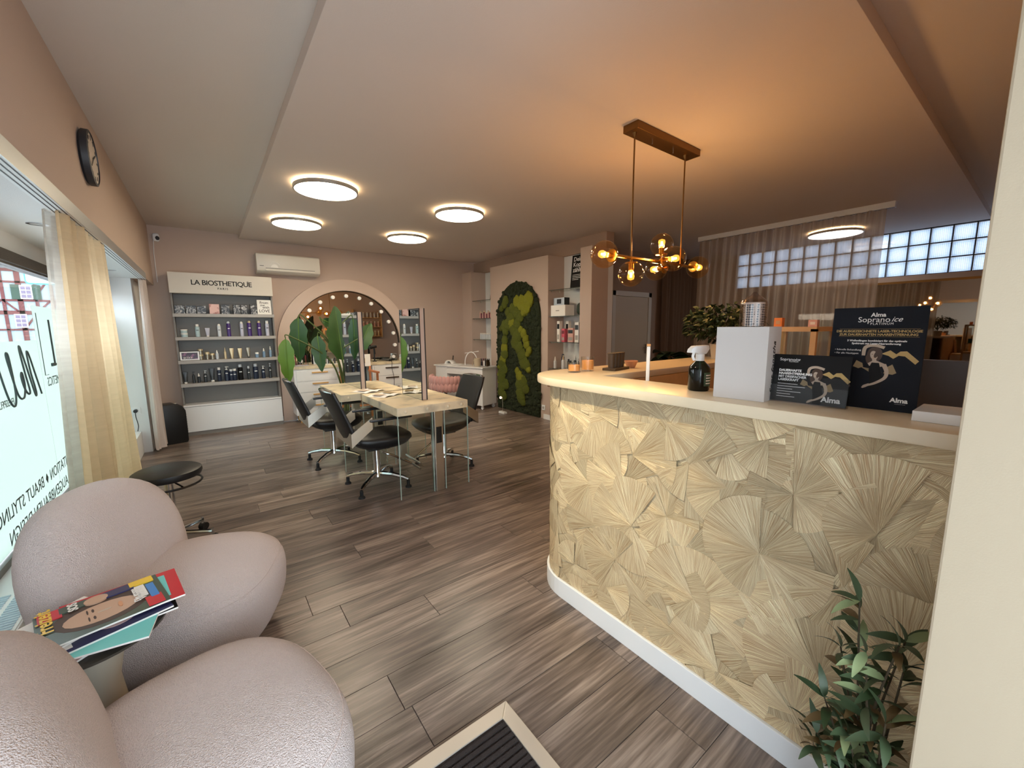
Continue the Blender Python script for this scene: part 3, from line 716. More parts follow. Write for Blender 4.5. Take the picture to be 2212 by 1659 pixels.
for (x,y,rz,lb) in ((1.30,3.72,.5,'open magazine lying nearest the near station mirror'),(1.27,3.98+.1,.4,'open magazine lying on the farther styling table')):
    t = thing('open_magazine', lb, 'magazine', (x,y,.7605), rz, 'magazines on the styling tables')
    def pg(s):
        return lambda u,v: (s*u*.13,-.1+.2*v,.002+.012*math.sin(PI*min(1,u*1.05))*(1-u*.3))
    for s in (-1,1):
        MB().grid(pg(s),8,2).build('page','paper',t,smooth='all'); MB().at(s*.07,.01,.0165).box(-.04,.04,-.05,.05,-.002,.0).build('photo','print_tan' if s>0 else 'skin_pale',t)

# ------------------------------------------------------------------ styling chairs
def styling_chair(label, x, y, rz):
    t = thing('styling_chair', label, 'chair', (x,y,0), rz, 'black styling chairs')
    base = MB()
    for k in range(4):
        a = PI/4+k*PI/2; ca, sa = math.cos(a), math.sin(a)
        L_ = MB().tube([(.03*ca,.03*sa,.115),(.14*ca,.14*sa,.11),(.24*ca,.24*sa,.09),(.29*ca,.29*sa,.072)],[.02,.019,.016,.014],8).build('star_arm','chrome',t,smooth=True)
        MB().lathe([(.028,0),(.026,.012),(.014,.022),(.014,.062)],14,.285*ca,.285*sa).build('glide','rubber',L_,smooth=True)
    MB().lathe([(.04,.09),(.034,.12),(.03,.13),(.03,.35)],20).build('column','chrome',t,smooth=True)
    MB().box(-.09,.09,-.09,.09,.345,.362).build('seat_plate','black_plastic',t)
    # seat: rounded leather shell
    def seat(u,v):
        th = u*2*PI; e=.5; sg=lambda q:math.copysign(abs(q)**e,q)
        ph = -PI/2+PI*v; c=max(0,math.cos(ph))**.5
        zz=math.copysign(abs(math.sin(ph))**.6,math.sin(ph)); k=1 if zz>0 else 1+.22*zz
        return (.02+.265*k*c*sg(math.cos(th)),.235*k*c*sg(math.sin(th)),.44+(.055 if zz>0 else .085)*zz+.025*max(0,-math.cos(th))*c)
    MB().grid(seat,32,13,cu=True).build('seat','black_leather',t,smooth='all')
    # tall back leaning away
    def back(u,v):
        th = u*2*PI; x_ = .028*math.copysign(abs(math.cos(th))**.6,math.cos(th)); y_ = .215*math.copysign(abs(math.sin(th))**.45,math.sin(th))
        z = .46+.43*v; k = 1-.06*max(0,v-.85)/.15
        return (-.20-.165*v+x_*(1-.15*v)-.03*(1-(y_/.215)**2), y_*k, z)
    n=28; bm = MB().grid(back,n,12,cu=True); o=[(i*12) for i in range(n)]
    bm.f.append(tuple(o)); bm.f.append(tuple(i*12+11 for i in range(n))[::-1])
    bm.build('backrest','black_leather',t,smooth=True)
    MB().tube([(-.372,-.19,.885),(-.40,-.1,.893),(-.405,0,.895),(-.40,.1,.893),(-.372,.19,.885)],.011,8).build('top_piping','chrome',t,smooth=True)
    # metal band wrapping behind the back to carry the arms
    def band(u,v):
        s = -1+2*u; yy=.245*math.copysign(min(1,abs(s)*1.5),s); xx=-.265+ (0 if abs(s)<.667 else (abs(s)-.667)/.333*.17)
        zz = .50+ (0 if abs(s)<.667 else (abs(s)-.667)/.333*.13)
        return (xx,yy,zz-.055+.11*v*(1-.35*max(0,abs(s)-.667)))
    bb = MB().grid(band,19,2).build('metal_band','steel_brushed',t)
    md = bb.modifiers.new('thick','SOLIDIFY'); md.thickness=.006
    for s in (-1,1):
        MB().box(-.12,.23,s*.25-.028,s*.25+.028,.635,.655).build('arm_pad','black_plastic',t,bevel=.008,smooth=True)
    MB().tube([(.05,0,.30),(.16,0,.24),(.33,0,.13)],.009,8).tube([(.33,-.17,.13),(.33,.17,.13)],.011,10).build('footrest','chrome',t,smooth=True)
    MB().tube([(.0,-.05,.39),(.02,-.14,.38),(.03,-.17,.37)],.006,6).build('height_lever','chrome',t,smooth=True)
    return t
styling_chair('black styling chair facing the nearer table, nearest the viewer',1.11,3.48,0)
styling_chair('black styling chair facing the farther table, beside the white sideboard',.975,4.44,0)
styling_chair('black styling chair on the far side of the tables, seen through the glass',1.83,3.60,PI)

# ------------------------------------------------------------------ manicure desk and pink chair
ROT = math.atan2(-1.10,.33)
dk = thing('manicure_desk','white manicure desk on castors against the niche wall','desk',(3.46,6.21,0),ROT)
# local x runs along the front edge towards the viewer, local y towards the wall
MB().box(-.59,.59,0,.40,.705,.728).build('desktop','white_lacquer',dk,bevel=.002)
for a,b in ((-.56,-.27),(.24,.56)):
    c = MB().box(a,b,.02,.39,.07,.705).build('cabinet','white_lacquer',dk,bevel=.002)
    for xx in (a+.04,b-.04):
        for yy in (.06,.35): MB().at(xx,yy,.026,PI/2).cyl(.026,-.012,.012,14).at(xx,yy,0).box(-.014,.014,-.014,.014,.03,.07).build('castor','white_trim',c,smooth=True)
MB().box(-.27,.24,.03,.04,.58,.705).build('drawer','white_lacquer',dk); 
def onto(px,py,pz):   # desk-local to world
    c,s=math.cos(ROT),math.sin(ROT); return (3.46+px*c-py*s, 6.21+px*s+py*c, pz)
t = thing('dust_extractor','white arched nail dust collector on the manicure desk','nail lamp',onto(-.36,.2,.7285),ROT)
def archp(u,v):
    a=PI*u; return (-.09*math.cos(a),-.06+.12*v,.075*math.sin(a))
o=MB().grid(archp,16,2).build('arch_hood','white_lacquer',t,smooth='all'); md=o.modifiers.new('t','SOLIDIFY'); md.thickness=.014
MB().box(-.1,.22,-.07,.07,0,.012).build('hand_rest','white_lacquer',t,bevel=.004)
t = thing('pen_holder','black pen standing behind the nail lamp','pen',onto(-.40,.3,.7285),ROT); MB().tube([(0,0,0),(.02,0,.15)],.009,8).build('pen','black_plastic',t,smooth=True); MB().cyl(.014,0,.03,10).build('pen_base','black_plastic',t)
t = thing('ring_light','slim white arch light standing on the manicure desk','lamp',onto(.10,.26,.7285),ROT+.3)
MB().tube([(-.12*math.cos(PI*i/16),0,.04+.19*math.sin(PI*i/16)) for i in range(17)]+[(.12,0,0)],.009,8).tube([(-.12,0,.0),(-.12,0,.04)],.009).tube([(-.12,0,.21),(.15,0,.245)],.006,6).build('light_arch','white_lacquer',t,smooth=True)
t = thing('cream_canister','cream pot with a curved handle on the manicure desk','pot',onto(.33,.16,.7285),ROT)
MB().lathe([(.052,0),(.056,.006),(.056,.13),(.05,.136),(.05,.128),(.001,.128)],22).build('body','wall_cream',t,smooth=True)
MB().tube(bez([(-.05,0,.1),(-.09,0,.085),(-.105,0,.03),(-.11,0,.003)]),.008,8).build('handle','wall_cream',t,smooth=True)
cols = ['print_black','navy_bottle','wine','charcoal','print_black','champagne','purple','print_black','silver_white','charcoal']
for i in range(10):
    t = tag(MB().lathe([(.012,0),(.013,.004),(.013,.06),(.006,.066),(.006,.075),(.008,.077),(.007,.12),(.002,.122)],10).build('polish_bottle',cols[i],smooth=True,loc=onto(.27+.032*(i%5)*1.4,.29+.05*(i//5),.729)),f'tiny nail polish bottle, {ORD[i%5]} in the {"front" if i<5 else "back"} row behind the cream pot','bottle','nail polish bottles on the manicure desk')
t = thing('sponge_stand','clear acrylic box of nail samples at the desk end','box',onto(.50,.2,.7285),ROT)
MB().box(-.05,.05,-.05,.05,0,.12).build('case','acrylic',t); MB().box(-.03,.0,-.045,-.04,.01,.1).build('white_card','paper',t); MB().box(.01,.04,-.03,.03,.005,.11).build('sample_stack','oak_dark',t)
pc = thing('braided_stool','low swivel chair with a braided pink velvet back at the desk','chair',(3.13,6.02,0),ROT+PI/2)
# local +x towards the desk
MB().at(0,0,.44).blob(.2,.24,.06,.6,.8).build('seat','velvet_pink',pc,smooth='all')
for k in range(13):
    a = PI*.5+PI*(k+.5)/13; 
    for j in (0,1):
        a2=a+(.06 if j else -.06)
        MB().at(.02+.23*math.cos(a2),.29*math.sin(a2),.43+.10*j,0,0,a2).blob(.035,.045,.085,.9,.9,10,8).build('braid','velvet_pink',pc,smooth='all')
def under(u): a=PI*.5+PI*u; return (.02+.22*math.cos(a),.28*math.sin(a),.365)
MB().tube([under(i/14) for i in range(15)],.012,6).build('seat_rim','bronze',pc,smooth=True)
MB().cyl(.025,.1,.385,12).build('column','black_plastic',pc,smooth=True)
for k in range(5): 
    a=2*PI*k/5; MB().tube([(0,0,.1),(.22*math.cos(a),.22*math.sin(a),.05),(.24*math.cos(a),.24*math.sin(a),.01)],.012,6).build('star_arm','chrome',pc,smooth=True)

# ------------------------------------------------------------------ moss arch
mo = thing('moss_panel','tall arched wall panel of dark and yellow-green moss','moss panel',(4.03,0,0))
MY0, MHW, MSP = 5.19, .555, 1.545
def mpoly(hw): return [(MY0-hw,.005)]+[(MY0-hw*math.cos(PI*i/28),MSP+hw*math.sin(PI*i/28)) for i in range(29)]+[(MY0+hw,.005)]
pp = mpoly(MHW); n=len(pp)
MB().add([(-.03,a,b) for a,b in pp]+[(-.001,a,b) for a,b in pp],[tuple(range(n)),tuple(range(2*n-1,n-1,-1))]+[(i,(i+1)%n,n+(i+1)%n,n+i) for i in range(n)]).build('backing','moss_dark',mo)
rnd = random.Random(3)
mb = MB(); sph=MB().blob(1,1,1,1,1,9,6)
dm = MB()
for i in range(950):
    yy = rnd.uniform(-MHW,MHW); zz = rnd.uniform(.02,MSP+MHW)
    if zz>MSP and yy*yy+(zz-MSP)**2>(MHW*1.0)**2: continue
    s = rnd.uniform(.022,.05); dm.m = Matrix.Translation((-.03,MY0+yy,max(zz,s*.7))) @ Matrix.Diagonal((.45*s,s,s*.7,1)); dm.add(sph.v,sph.f)
o = dm.build('dark_moss','moss_dark',mo,smooth='all'); o['kind']='stuff'
MP = [(275,290,30,0),(260,330,28,0),(225,380,20,0),(400,310,35,1),(450,330,45,1),(520,300,45,1),(490,380,45,1),(470,430,25,1),(300,420,30,0),(350,390,35,0),(390,430,38,0),(430,480,35,0),(330,480,40,0),(300,560,40,0),(260,580,40,0),(220,605,18,0),(340,540,35,1),(400,550,35,0),(270,640,30,0),(260,740,32,0),(360,620,38,0),(400,680,45,0),(380,760,45,0),(420,820,40,0),(450,900,42,0),(470,980,42,0),(500,1010,35,0),(520,1050,22,1),(440,620,22,1),(470,660,28,1),(490,720,28,1),(500,780,28,1),(525,840,25,1),(510,880,20,1),(255,830,35,1),(255,900,38,0),(240,960,32,1),(225,1010,40,0),(250,1080,35,0),(220,1130,42,0),(215,1200,42,0),(265,1260,35,0),(215,1290,38,0),(210,1360,35,0),(240,1400,32,0),(190,1060,15,1),(185,1150,14,1),(190,1240,14,1),(400,1080,22,1),(420,1130,32,1),(440,1160,30,1),(460,1200,42,0),(420,1230,38,0),(490,1270,32,0),(430,1320,42,0),(440,1380,40,0),(460,1430,25,0)]
def clump(m,seed):
    r=random.Random(seed); q=MB().blob(1,1,1,1,1,18,12); q.v=[tuple(c*k for c in v) for v in q.v for k in (1+r.uniform(-.16,.12),)]
    o=q.build('moss_clump',m,None,smooth='all'); me=o.data; bpy.data.objects.remove(o); return me
cl=[clump('moss_mid',1),clump('moss_bright',2)]
for x,y,r,k in MP:
    # crop pixel -> position on the wall (measured spans: 160..620 px <-> panel width, 95..1560 px <-> height)
    yy = MY0+MHW-(x-160)/460*2*MHW; zz = 2.095-(y-98)/(1545-98)*2.07
    s = r/460*2*MHW*1.12
    o=bpy.data.objects.new('moss_clump',cl[k]); COL.objects.link(o); o.parent=mo; o.location=(-.045,yy,max(zz,.05)); o.scale=(.032,s,s*1.0)
sl = thing('floor_stick_lamp','small stick stand with a lit ball in front of the moss panel','lamp',(3.76,5.27,0))
MB().box(-.03,.03,-.075,.075,0,.03).build('base','white_trim',sl,bevel=.003); MB().cyl(.004,.03,.27,8).build('stick','steel_brushed',sl)
MB().at(-.01,.04,.255).blob(.02,.02,.02).build('ball',emission('ball_glow',(255,220,170),2.),sl,smooth='all')

# ------------------------------------------------------------------ fan heater, ledge cloth, round stool
hv = thing('fan_heater','black fan heater with rounded top standing by the end curtain','heater',(-.45,6.43,0),.25)
pr=[(-.16,0),(.14,0),(.15,.03),(.15,.40),(.12,.46),(.05,.49),(-.08,.49),(-.14,.45),(-.16,.40)]
b=MB(); n=len(pr); b.add([(x,-.11,z) for x,z in pr]+[(x,.11,z) for x,z in pr],[tuple(range(n)),tuple(range(2*n-1,n-1,-1))]+[(i,n+i,n+(i+1)%n,(i+1)%n) for i in range(n)])
b.build('housing','black_plastic',hv,bevel=.012,smooth=True)
MB().box(.145,.154,-.085,.085,.08,.38).build('grille_recess','rubber',hv)
for i in range(9): MB().box(.153,.157,-.08,.08,.1+i*.03,.108+i*.03).build('grille_bar','dark_plastic',hv)
MB().box(.06,.09,-.03,.03,.482,.488).build('logo_plate','grey_light',hv)
lc = thing('ledge_cloth','dark grey cloth thrown over the white window ledge','cloth',(-.70,4.95,.25),0)
def lcf(u,v):
    xx=-.13+.30*u; 
    d=0 if xx<.03 else -(xx-.03)*1.0
    return ((min(xx,.03+.012)) , -.22+.44*v+.03*math.sin(7*u), .008+.006*math.sin(9*v+4*u)+d)
o=MB().grid(lcf,18,14).build('cloth_sheet','charcoal',lc,smooth='all'); md=o.modifiers.new('t','SOLIDIFY'); md.thickness=.006
rs = thing('round_stool','round black swivel stool behind the pink armchairs','stool',(-.27,3.27,0),.5)
MB().lathe([(.001,.455),(.14,.455),(.17,.465),(.178,.485),(.175,.505),(.158,.515),(.001,.517)],32).build('seat','black_leather',rs,smooth=True)
MB().tube([(.17*math.cos(i*PI/16),.17*math.sin(i*PI/16),.42) for i in range(32)],.007,6,closed=True).build('lift_ring','black_plastic',rs,smooth=True)
for k in range(4): a=k*PI/2; MB().tube([(.17*math.cos(a),.17*math.sin(a),.42),(.05*math.cos(a),.05*math.sin(a),.44)],.005,6).build('ring_strut','black_plastic',rs)
MB().lathe([(.035,.06),(.025,.12),(.022,.455)],14).build('column','chrome',rs,smooth=True)
for k in range(5):
    a=2*PI*k/5+.35; ca,sa=math.cos(a),math.sin(a)
    ar=MB().tube([(.02*ca,.02*sa,.09),(.21*ca,.21*sa,.075)],.013,8).tube([(.21*ca,.21*sa,.05),(.21*ca,.21*sa,.09)],.009,8).build('star_arm','chrome',rs,smooth=True)
    MB().at(.215*ca,.215*sa,.026,PI/2,0,a).cyl(.026,-.018,.018,14).build('castor','rubber',ar,smooth=True)
# radiator grille let into the ledge
gr = thing('ledge_grille','white slotted convector grille let into the window ledge','grille',(-.76,2.15,.25))
MB().box(-.09,.08,-.45,.45,.0,.006).build('frame','white_trim',gr)
for i in range(44): MB().box(-.08,-.008,-.44+i*.02,-.43+i*.02,.006,.010).build('slat',mat('grille_blue',(180,200,212),.4),gr)
for i in range(44): MB().box(.008,.07,-.44+i*.02,-.43+i*.02,.006,.010).build('slat','grille_blue',gr)

# ------------------------------------------------------------------ armchairs, side table, magazines
def armchair(label, x, y, rz):
    t = thing('boucle_armchair', label, 'armchair', (x,y,0), rz, 'pink boucle armchairs')
    def seat(u,v):
        th=2*PI*u; ph=-PI/2+PI*v; e1=.62; e2=.75; sg=lambda q,e:math.copysign(abs(q)**e,q); c=max(0,math.cos(ph))**e1
        zz=sg(math.sin(ph),.72)
        return (.10+.315*c*sg(math.cos(th),e2)*(1+.04*zz), .36*c*sg(math.sin(th),e2), .225+.195*zz)
    MB().grid(seat,48,26,cu=True).build('seat','boucle',t,smooth='all')
    def back(u,v):
        th=2*PI*u; ph=-PI/2+PI*v; sg=lambda q,e:math.copysign(abs(q)**e,q); c=max(0,math.cos(ph))**.72
        xx=.145*c*sg(math.cos(th),.9); yy=.37*c*sg(math.sin(th),.8); zz=.33*sg(math.sin(ph),.85)
        return (-.20+xx-.16*zz+.10*(yy/.37)**2*.5, yy, .43+zz)
    MB().grid(back,48,26,cu=True).build('backrest','boucle',t,smooth='all')
    MB().tube([seat(i/60,.66) for i in range(60)],.0014,5,closed=True).build('seat_seam',mat('boucle_seam',(206,188,181),.95),t,smooth=True)
    MB().tube([back(.25+.0*i,.06+.88*i/40) for i in range(41)],.0014,5).build('back_seam','boucle_seam',t,smooth=True)
    MB().lathe([(.17,0),(.18,.03),(.18,.05)],24,.06,0).build('base_plate','black_plastic',t,smooth=True)
    return t
armchair('rounded dusty-pink boucle armchair farther from the viewer, beside the window curtain',-.215,2.15,math.radians(-22))
armchair('rounded dusty-pink boucle armchair nearest the viewer, cut by the left edge',-.19,1.18,math.radians(14))
stb = thing('side_table','round dark side table on a tapered pale pedestal between the armchairs','table',(-.36,1.675,0))
MB().lathe([(.001,.455),(.165,.455),(.178,.463),(.178,.47),(.001,.472)],40).build('tabletop',mat('table_dark',(60,56,50),.35),stb,smooth=True)
MB().lathe([(.11,0),(.11,.012),(.095,.03),(.07,.1),(.05,.3),(.08,.455)],32).build('pedestal',mat('table_pale',(178,170,154),.5),stb,smooth=True)
def magazine(label, x, y, z, rz, bgm, marks, w=.215, h=.285, th=.006):
    t = thing('magazine', label, 'magazine', (x,y,z), rz, 'gossip magazines on the side table')
    MB().box(-w/2,w/2,-h/2,h/2,0,th-.0006).build('pages','paper',t); MB().box(-w/2,w/2,-h/2,h/2,th-.0006,th).build('cover',bgm,t)
    k=0
    for (cx,cy,sx,sy,m,sh) in marks:
        k+=1; b=MB()
        if sh=='o': b.at(cx,cy,th).prism([(sx*math.cos(a*PI/10),sy*math.sin(a*PI/10)) for a in range(20)],0,.0003*k)
        else: b.at(cx,cy,th).box(-sx,sx,-sy,sy,0,.0003*k)
        b.build('cover_print',m,t)
    return t
mat('cov_green',(70,84,70),.3); mat('cov_red',(200,40,52),.3); mat('cov_blue',(60,130,200),.3); mat('cov_yellow',(236,196,60),.3); mat('cov_teal',(110,200,196),.3); mat('cov_cyan',(60,170,214),.3); mat('cov_rose',(226,190,186),.3); mat('cov_deep',(50,50,90),.3)
zt=.4725; MZ=.0065; SX,SY=-.36,1.68
stack=[('bottom magazine of the stack with a pale pink cover',-.05,-.05,2.3,'cov_rose',[(0,.1,.09,.02,'paper','b'),(0,-.05,.06,.07,'skin_print','o')]),
('magazine with black cover edge low in the stack',.05,.03,1.75,'print_black',[(0,.08,.08,.02,'cov_yellow','b'),(.03,-.04,.05,.05,'paper','b')]),
('magazine with bright cyan box sticking out of the stack',.02,-.05,1.45,'cov_teal',[(.05,-.08,.05,.05,'cov_cyan','b'),(-.04,.05,.04,.06,'skin_print','o'),(0,.12,.09,.015,'paper','b')]),
('magazine with yellow corner stripe in the stack',.03,.0,1.9,'cov_deep',[(.06,-.1,.04,.03,'cov_yellow','b'),(0,.1,.09,.02,'paper','b'),(-.03,-.02,.05,.05,'cov_rose','o')]),
('magazine with red heart and light blue cover under the top one',-.085,.0,2.25,'paper',[(0,.1,.1,.025,'cov_yellow','b'),(-.03,0,.06,.05,'cov_red','o'),(.04,-.08,.05,.04,'cov_blue','b'),(-.05,-.1,.04,.02,'cov_red','b')]),
('magazine with red and green corner showing beneath the top one',.07,.05,1.75,'cov_red',[(.0,.1,.09,.03,'paper','b'),(0,-.08,.08,.03,'cov_teal','b')])]
for i,(lb,dx,dy,rz,bgm,mk) in enumerate(stack): magazine(lb,SX+dx,SY+dy,zt+i*MZ,rz,bgm,mk)
top=magazine('top magazine with a large smiling face on a dark green cover',SX+.03,SY+.02,zt+6*MZ,1.83,'cov_green',[(.0,.0,.09,.11,'hair_print','o'),(-.012,.005,.055,.085,'skin_print','o'),(-.034,.024,.011,.003,'hair_print','o'),(.012,.024,.011,.003,'hair_print','o'),(-.034,.036,.014,.002,'hair_print','o'),(.012,.036,.014,.002,'hair_print','o'),(-.011,.0,.004,.016,'skin_pale','o'),(-.011,-.036,.018,.005,'terracotta','o'),(.078,.11,.03,.025,'cov_red','b'),(.085,.06,.02,.03,'cov_green','b'),(-.07,-.11,.03,.02,'cov_red','b'),(.02,-.09,.04,.012,'paper','b'),(.0,-.115,.05,.01,'cov_blue','b'),(.08,-.03,.02,.05,'cov_deep','b'),(.085,-.1,.018,.03,'cov_yellow','b'),(.075,.01,.025,.028,'skin_print','o')])
text('Freizeit', .05, 'cov_yellow', top, frame4((.05,.122,.0095),(1,0,0),(0,1,0)), bold=.001)
text('SOS', .03, 'paper', top, frame4((.08,.06,.0105),(1,0,0),(0,1,0)), bold=.001)
for k,(tx,ty) in enumerate((('Die grosse',-.085),('Wahrheit',-.1))): text(tx,.022,'paper',top,frame4((-.0,ty+.012,.0115),(1,0,0),(0,1,0)),bold=.0006)

bk = thing('black_bag','black bag on the floor under the side table','bag',(-.52,1.79,0),.4)
MB().at(0,0,.11).blob(.09,.12,.11,.45,.5).build('bag_body','black_leather',bk,smooth='all'); MB().tube([(0,-.06+.12*i/10,.2+.06*math.sin(PI*i/10)) for i in range(11)],.006,6).build('bag_handle','black_plastic',bk,smooth=True)
# door mat in a metal frame
dm_ = thing('entrance_mat','dark ribbed entrance mat set in a pale metal frame','mat',(0,0,0))
MB().box(.1,.72,.15,1.03,.0005,.008).build('mat_field','mat_ribbed',dm_)
for i in range(38): MB().box(.105,.716,.16+i*.0228,.174+i*.0228,.008,.013).build('rib','mat_ribbed',dm_)
for poly in ([(.05,1.08),(.77,1.08),(.72,1.03),(.1,1.03)],[(.77,1.08),(.77,.1),(.72,.15),(.72,1.03)],[(.05,.1),(.05,1.08),(.1,1.03),(.1,.15)],[(.77,.1),(.05,.1),(.1,.15),(.72,.15)]):
    MB().prism(poly,.0005,.012).build('frame_side',mat('mat_frame',(206,198,186),.35,metal=.5),dm_,bevel=.003)
# ------------------------------------------------------------------ reception counter
XF, CX, CY, CR = 1.36, 1.58, 1.40, .22
L1, LA = CY-.09, CR*PI/2
def cpath(s, off=0.):
    """point on the counter front at arc length s from the pillar, pushed outwards by off"""
    if s <= L1: return (XF-off, .09+s)
    if s <= L1+LA:
        a = (s-L1)/CR; return (CX-(CR+off)*math.cos(a), CY+(CR+off)*math.sin(a))
    return (CX+(s-L1-LA), CY+CR+off)
LT = L1+LA+1.45
SS = [0,L1*.5,L1]+[L1+LA*i/10 for i in range(1,11)]+[LT]
ct = thing('reception_counter','L-shaped reception counter with gold fan wallpaper front and cream top','counter',(0,0,0))
outer = [cpath(s) for s in SS]; inner = [cpath(s,-.03) for s in SS]
MB().prism(outer+inner[::-1],.0,1.10).build('front_panel',mat('panel_base',(190,166,124),.6),ct)
k1 = [cpath(s,.018) for s in SS]; k0 = [cpath(s,.0005) for s in SS]
MB().prism(k1+k0[::-1],0,.095).build('kick_board','white_trim',ct,bevel=.003)
def slab_poly():
    P = [(1.30,.089),(1.30,1.42)]+[(1.58-.28*math.cos(PI/2*i/12),1.42+.28*math.sin(PI/2*i/12)) for i in range(1,13)]
    return P+[(3.2,1.68),(3.2,1.34),(1.57,1.34),(1.57,.089)]
MB().prism(slab_poly(),1.101,1.14).build('counter_slab','counter_top',ct,bevel=.008,smooth=True)
MB().box(1.57,2.2,.1,1.33,.72,.745).build('work_surface','oak_light',ct); MB().box(2.16,2.2,.1,1.33,0,.72).build('side_support','white_lacquer',ct)
MB().box(1.60,3.18,1.345,1.36,.3,1.10).build('inner_panel','oak_light',ct)
# wallpaper of overlapping ribbed fans, built as thin overlapping sheets
def wallpaper_mat():
    m = bpy.data.materials.new('fan_wallpaper'); m.use_nodes = True; n = m.node_tree.nodes; L = m.node_tree.links; p = n['Principled BSDF']
    at = n.new('ShaderNodeAttribute'); at.attribute_name = 'fan'; sp = n.new('ShaderNodeSeparateXYZ'); L.new(at.outputs['Vector'], sp.inputs[0])
    mp = n.new('ShaderNodeMapping'); mp.inputs['Scale'].default_value = (130,6,50); L.new(at.outputs['Vector'], mp.inputs[0])
    t = n.new('ShaderNodeTexNoise'); t.inputs['Scale'].default_value = 1; t.inputs['Detail'].default_value = 2; t.inputs['Roughness'].default_value = .6; L.new(mp.outputs[0], t.inputs['Vector'])
    r = n.new('ShaderNodeValToRGB'); e = r.color_ramp.elements
    e[0].position = .36; e[0].color = (*lin((190,154,112)),1); e[1].position = .66; e[1].color = (*lin((255,240,200)),1)
    L.new(t.outputs['Fac'], r.inputs['Fac'])
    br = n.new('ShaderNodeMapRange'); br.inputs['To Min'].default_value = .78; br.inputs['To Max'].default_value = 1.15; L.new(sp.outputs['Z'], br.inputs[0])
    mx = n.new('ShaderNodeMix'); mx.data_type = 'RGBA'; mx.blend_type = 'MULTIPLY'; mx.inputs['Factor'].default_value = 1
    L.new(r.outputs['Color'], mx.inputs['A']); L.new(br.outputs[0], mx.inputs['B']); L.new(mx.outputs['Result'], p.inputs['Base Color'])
    p.inputs['Metallic'].default_value = .38; p.inputs['Roughness'].default_value = .4
    b = n.new('ShaderNodeBump'); b.inputs['Strength'].default_value = .7; b.inputs['Distance'].default_value = .003; L.new(t.outputs['Fac'], b.inputs['Height']); L.new(b.outputs['Normal'], p.inputs['Normal'])
    return m
def wallpaper():
    rnd = random.Random(21); vs=[]; fs=[]; at=[]; cells=[]
    nx, nz = 10, 6; smax = L1+LA+.25
    for i in range(-1,nx+1):
        for j in range(-1,nz+1):
            cells.append((smax*(i+.5+(.5 if j%2 else 0)+rnd.uniform(-.22,.22))/nx, .1+1.0*(j+.5+rnd.uniform(-.25,.25))/nz))
    rnd.shuffle(cells); order=0; jobs=[]
    for s0,z0 in cells:                                   # every node carries three to four sectors around its apex
        a=rnd.uniform(0,2*PI); rest=2*PI
        while rest>.25:
            ext=min(rest,rnd.uniform(1.0,2.0)); jobs.append((rnd.random(),s0,z0,a,ext,rnd.uniform(.11,.215))); a+=ext; rest-=ext
    jobs.sort()
    for _,s0,z0,a0,ext,R in jobs:
        order+=1; idv=rnd.random(); seg=max(5,int(ext/.12)); off=.0006+order*.000016; base=len(vs)
        for k in range(seg+1):
            a=a0+ext*k/seg
            for rr in (0,.33,.66,1):
                s_=s0+R*rr*math.cos(a); z_=min(1.0995,max(.0955,z0+R*rr*math.sin(a)))
                x,y=cpath(min(max(0,s_),LT),off+.0018*(k/seg)*rr); vs.append((x,y,z_)); at.append((a+idv*40,R*rr,idv))
        for k in range(seg):
            for c in range(3):
                i0=base+k*4+c; fs.append((i0,i0+4,i0+5,i0+1))
    # plain ribbed ground sheet below the fans
    base=len(vs); 
    for s in [smax*1.1*i/40 for i in range(41)]:
        for z in (.0955,1.0995): x,y=cpath(s,.0004); vs.append((x,y,z)); at.append((s*6,z,.5))
    for i in range(40): fs.append((base+2*i,base+2*i+2,base+2*i+3,base+2*i+1))
    me=bpy.data.meshes.new('wallpaper'); me.from_pydata(vs,[],fs); me.update()
    A=me.attributes.new('fan','FLOAT_VECTOR','POINT'); A.data.foreach_set('vector',[c for v in at for c in v])
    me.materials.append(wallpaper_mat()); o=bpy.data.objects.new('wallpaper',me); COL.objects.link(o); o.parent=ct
    o['label']='gold wallpaper of overlapping ribbed fans'
wallpaper()

# ------------------------------------------------------------------ things on the counter
ZC = 1.1402
def candle(label,x,y,h,r):
    t=thing('jar_candle',label,'candle',(x,y,ZC),0,'glass candles')
    MB().lathe([(.001,0),(r,0),(r,h),(r-.003,h),(r-.003,.008),(.001,.008)],26).build('glass_jar','jar_glass',t,smooth=True)
    MB().cyl(r-.0035,.0085,h*.74,26).build('wax','peach_wax',t,smooth=True)
    MB().cyl(.001,h*.74,h*.74+.008,6).build('wick','black_plastic',t)
candle('shorter peach candle in a clear glass jar at the counter corner',1.575,1.54,.052,.034)
candle('taller peach candle in a clear glass jar beside the wooden holder',1.68,1.54,.078,.036)
t=thing('wooden_card_holder','dark wooden holder with four upright tubes on the counter','holder',(1.845,1.475,ZC),.2)
MB().box(-.085,.085,-.04,.04,0,.014).build('base','oak_dark',t,bevel=.002)
for i in range(4): MB().lathe([(.017,.014),(.02,.09),(.022,.092),(.022,.096),(.018,.096)],12,-.058+i*.0385,0).build('tube','oak_dark',t,smooth=True)
t=thing('terracotta_bowl','small terracotta bowl half hidden behind the wooden holder','bowl',(2.0,1.49,ZC))
MB().lathe([(.001,0),(.022,0),(.04,.04),(.037,.042),(.02,.006),(.001,.006)],20).build('bowl','terracotta',t,smooth=True)
t=thing('spray_bottle','green glass spray bottle with a white trigger head','bottle',(1.475,.79,ZC),-.3)
MB().lathe([(.001,0),(.034,0),(.038,.006),(.038,.08),(.034,.092),(.015,.112),(.013,.118),(.001,.118)],28).build('bottle','green_glass',t,smooth=True)
MB().lathe([(.001,.002),(.035,.002),(.035,.045),(.001,.045)],24).build('liquid',thin_glass('green_liquid',(90,130,100),.3),t,smooth=True)
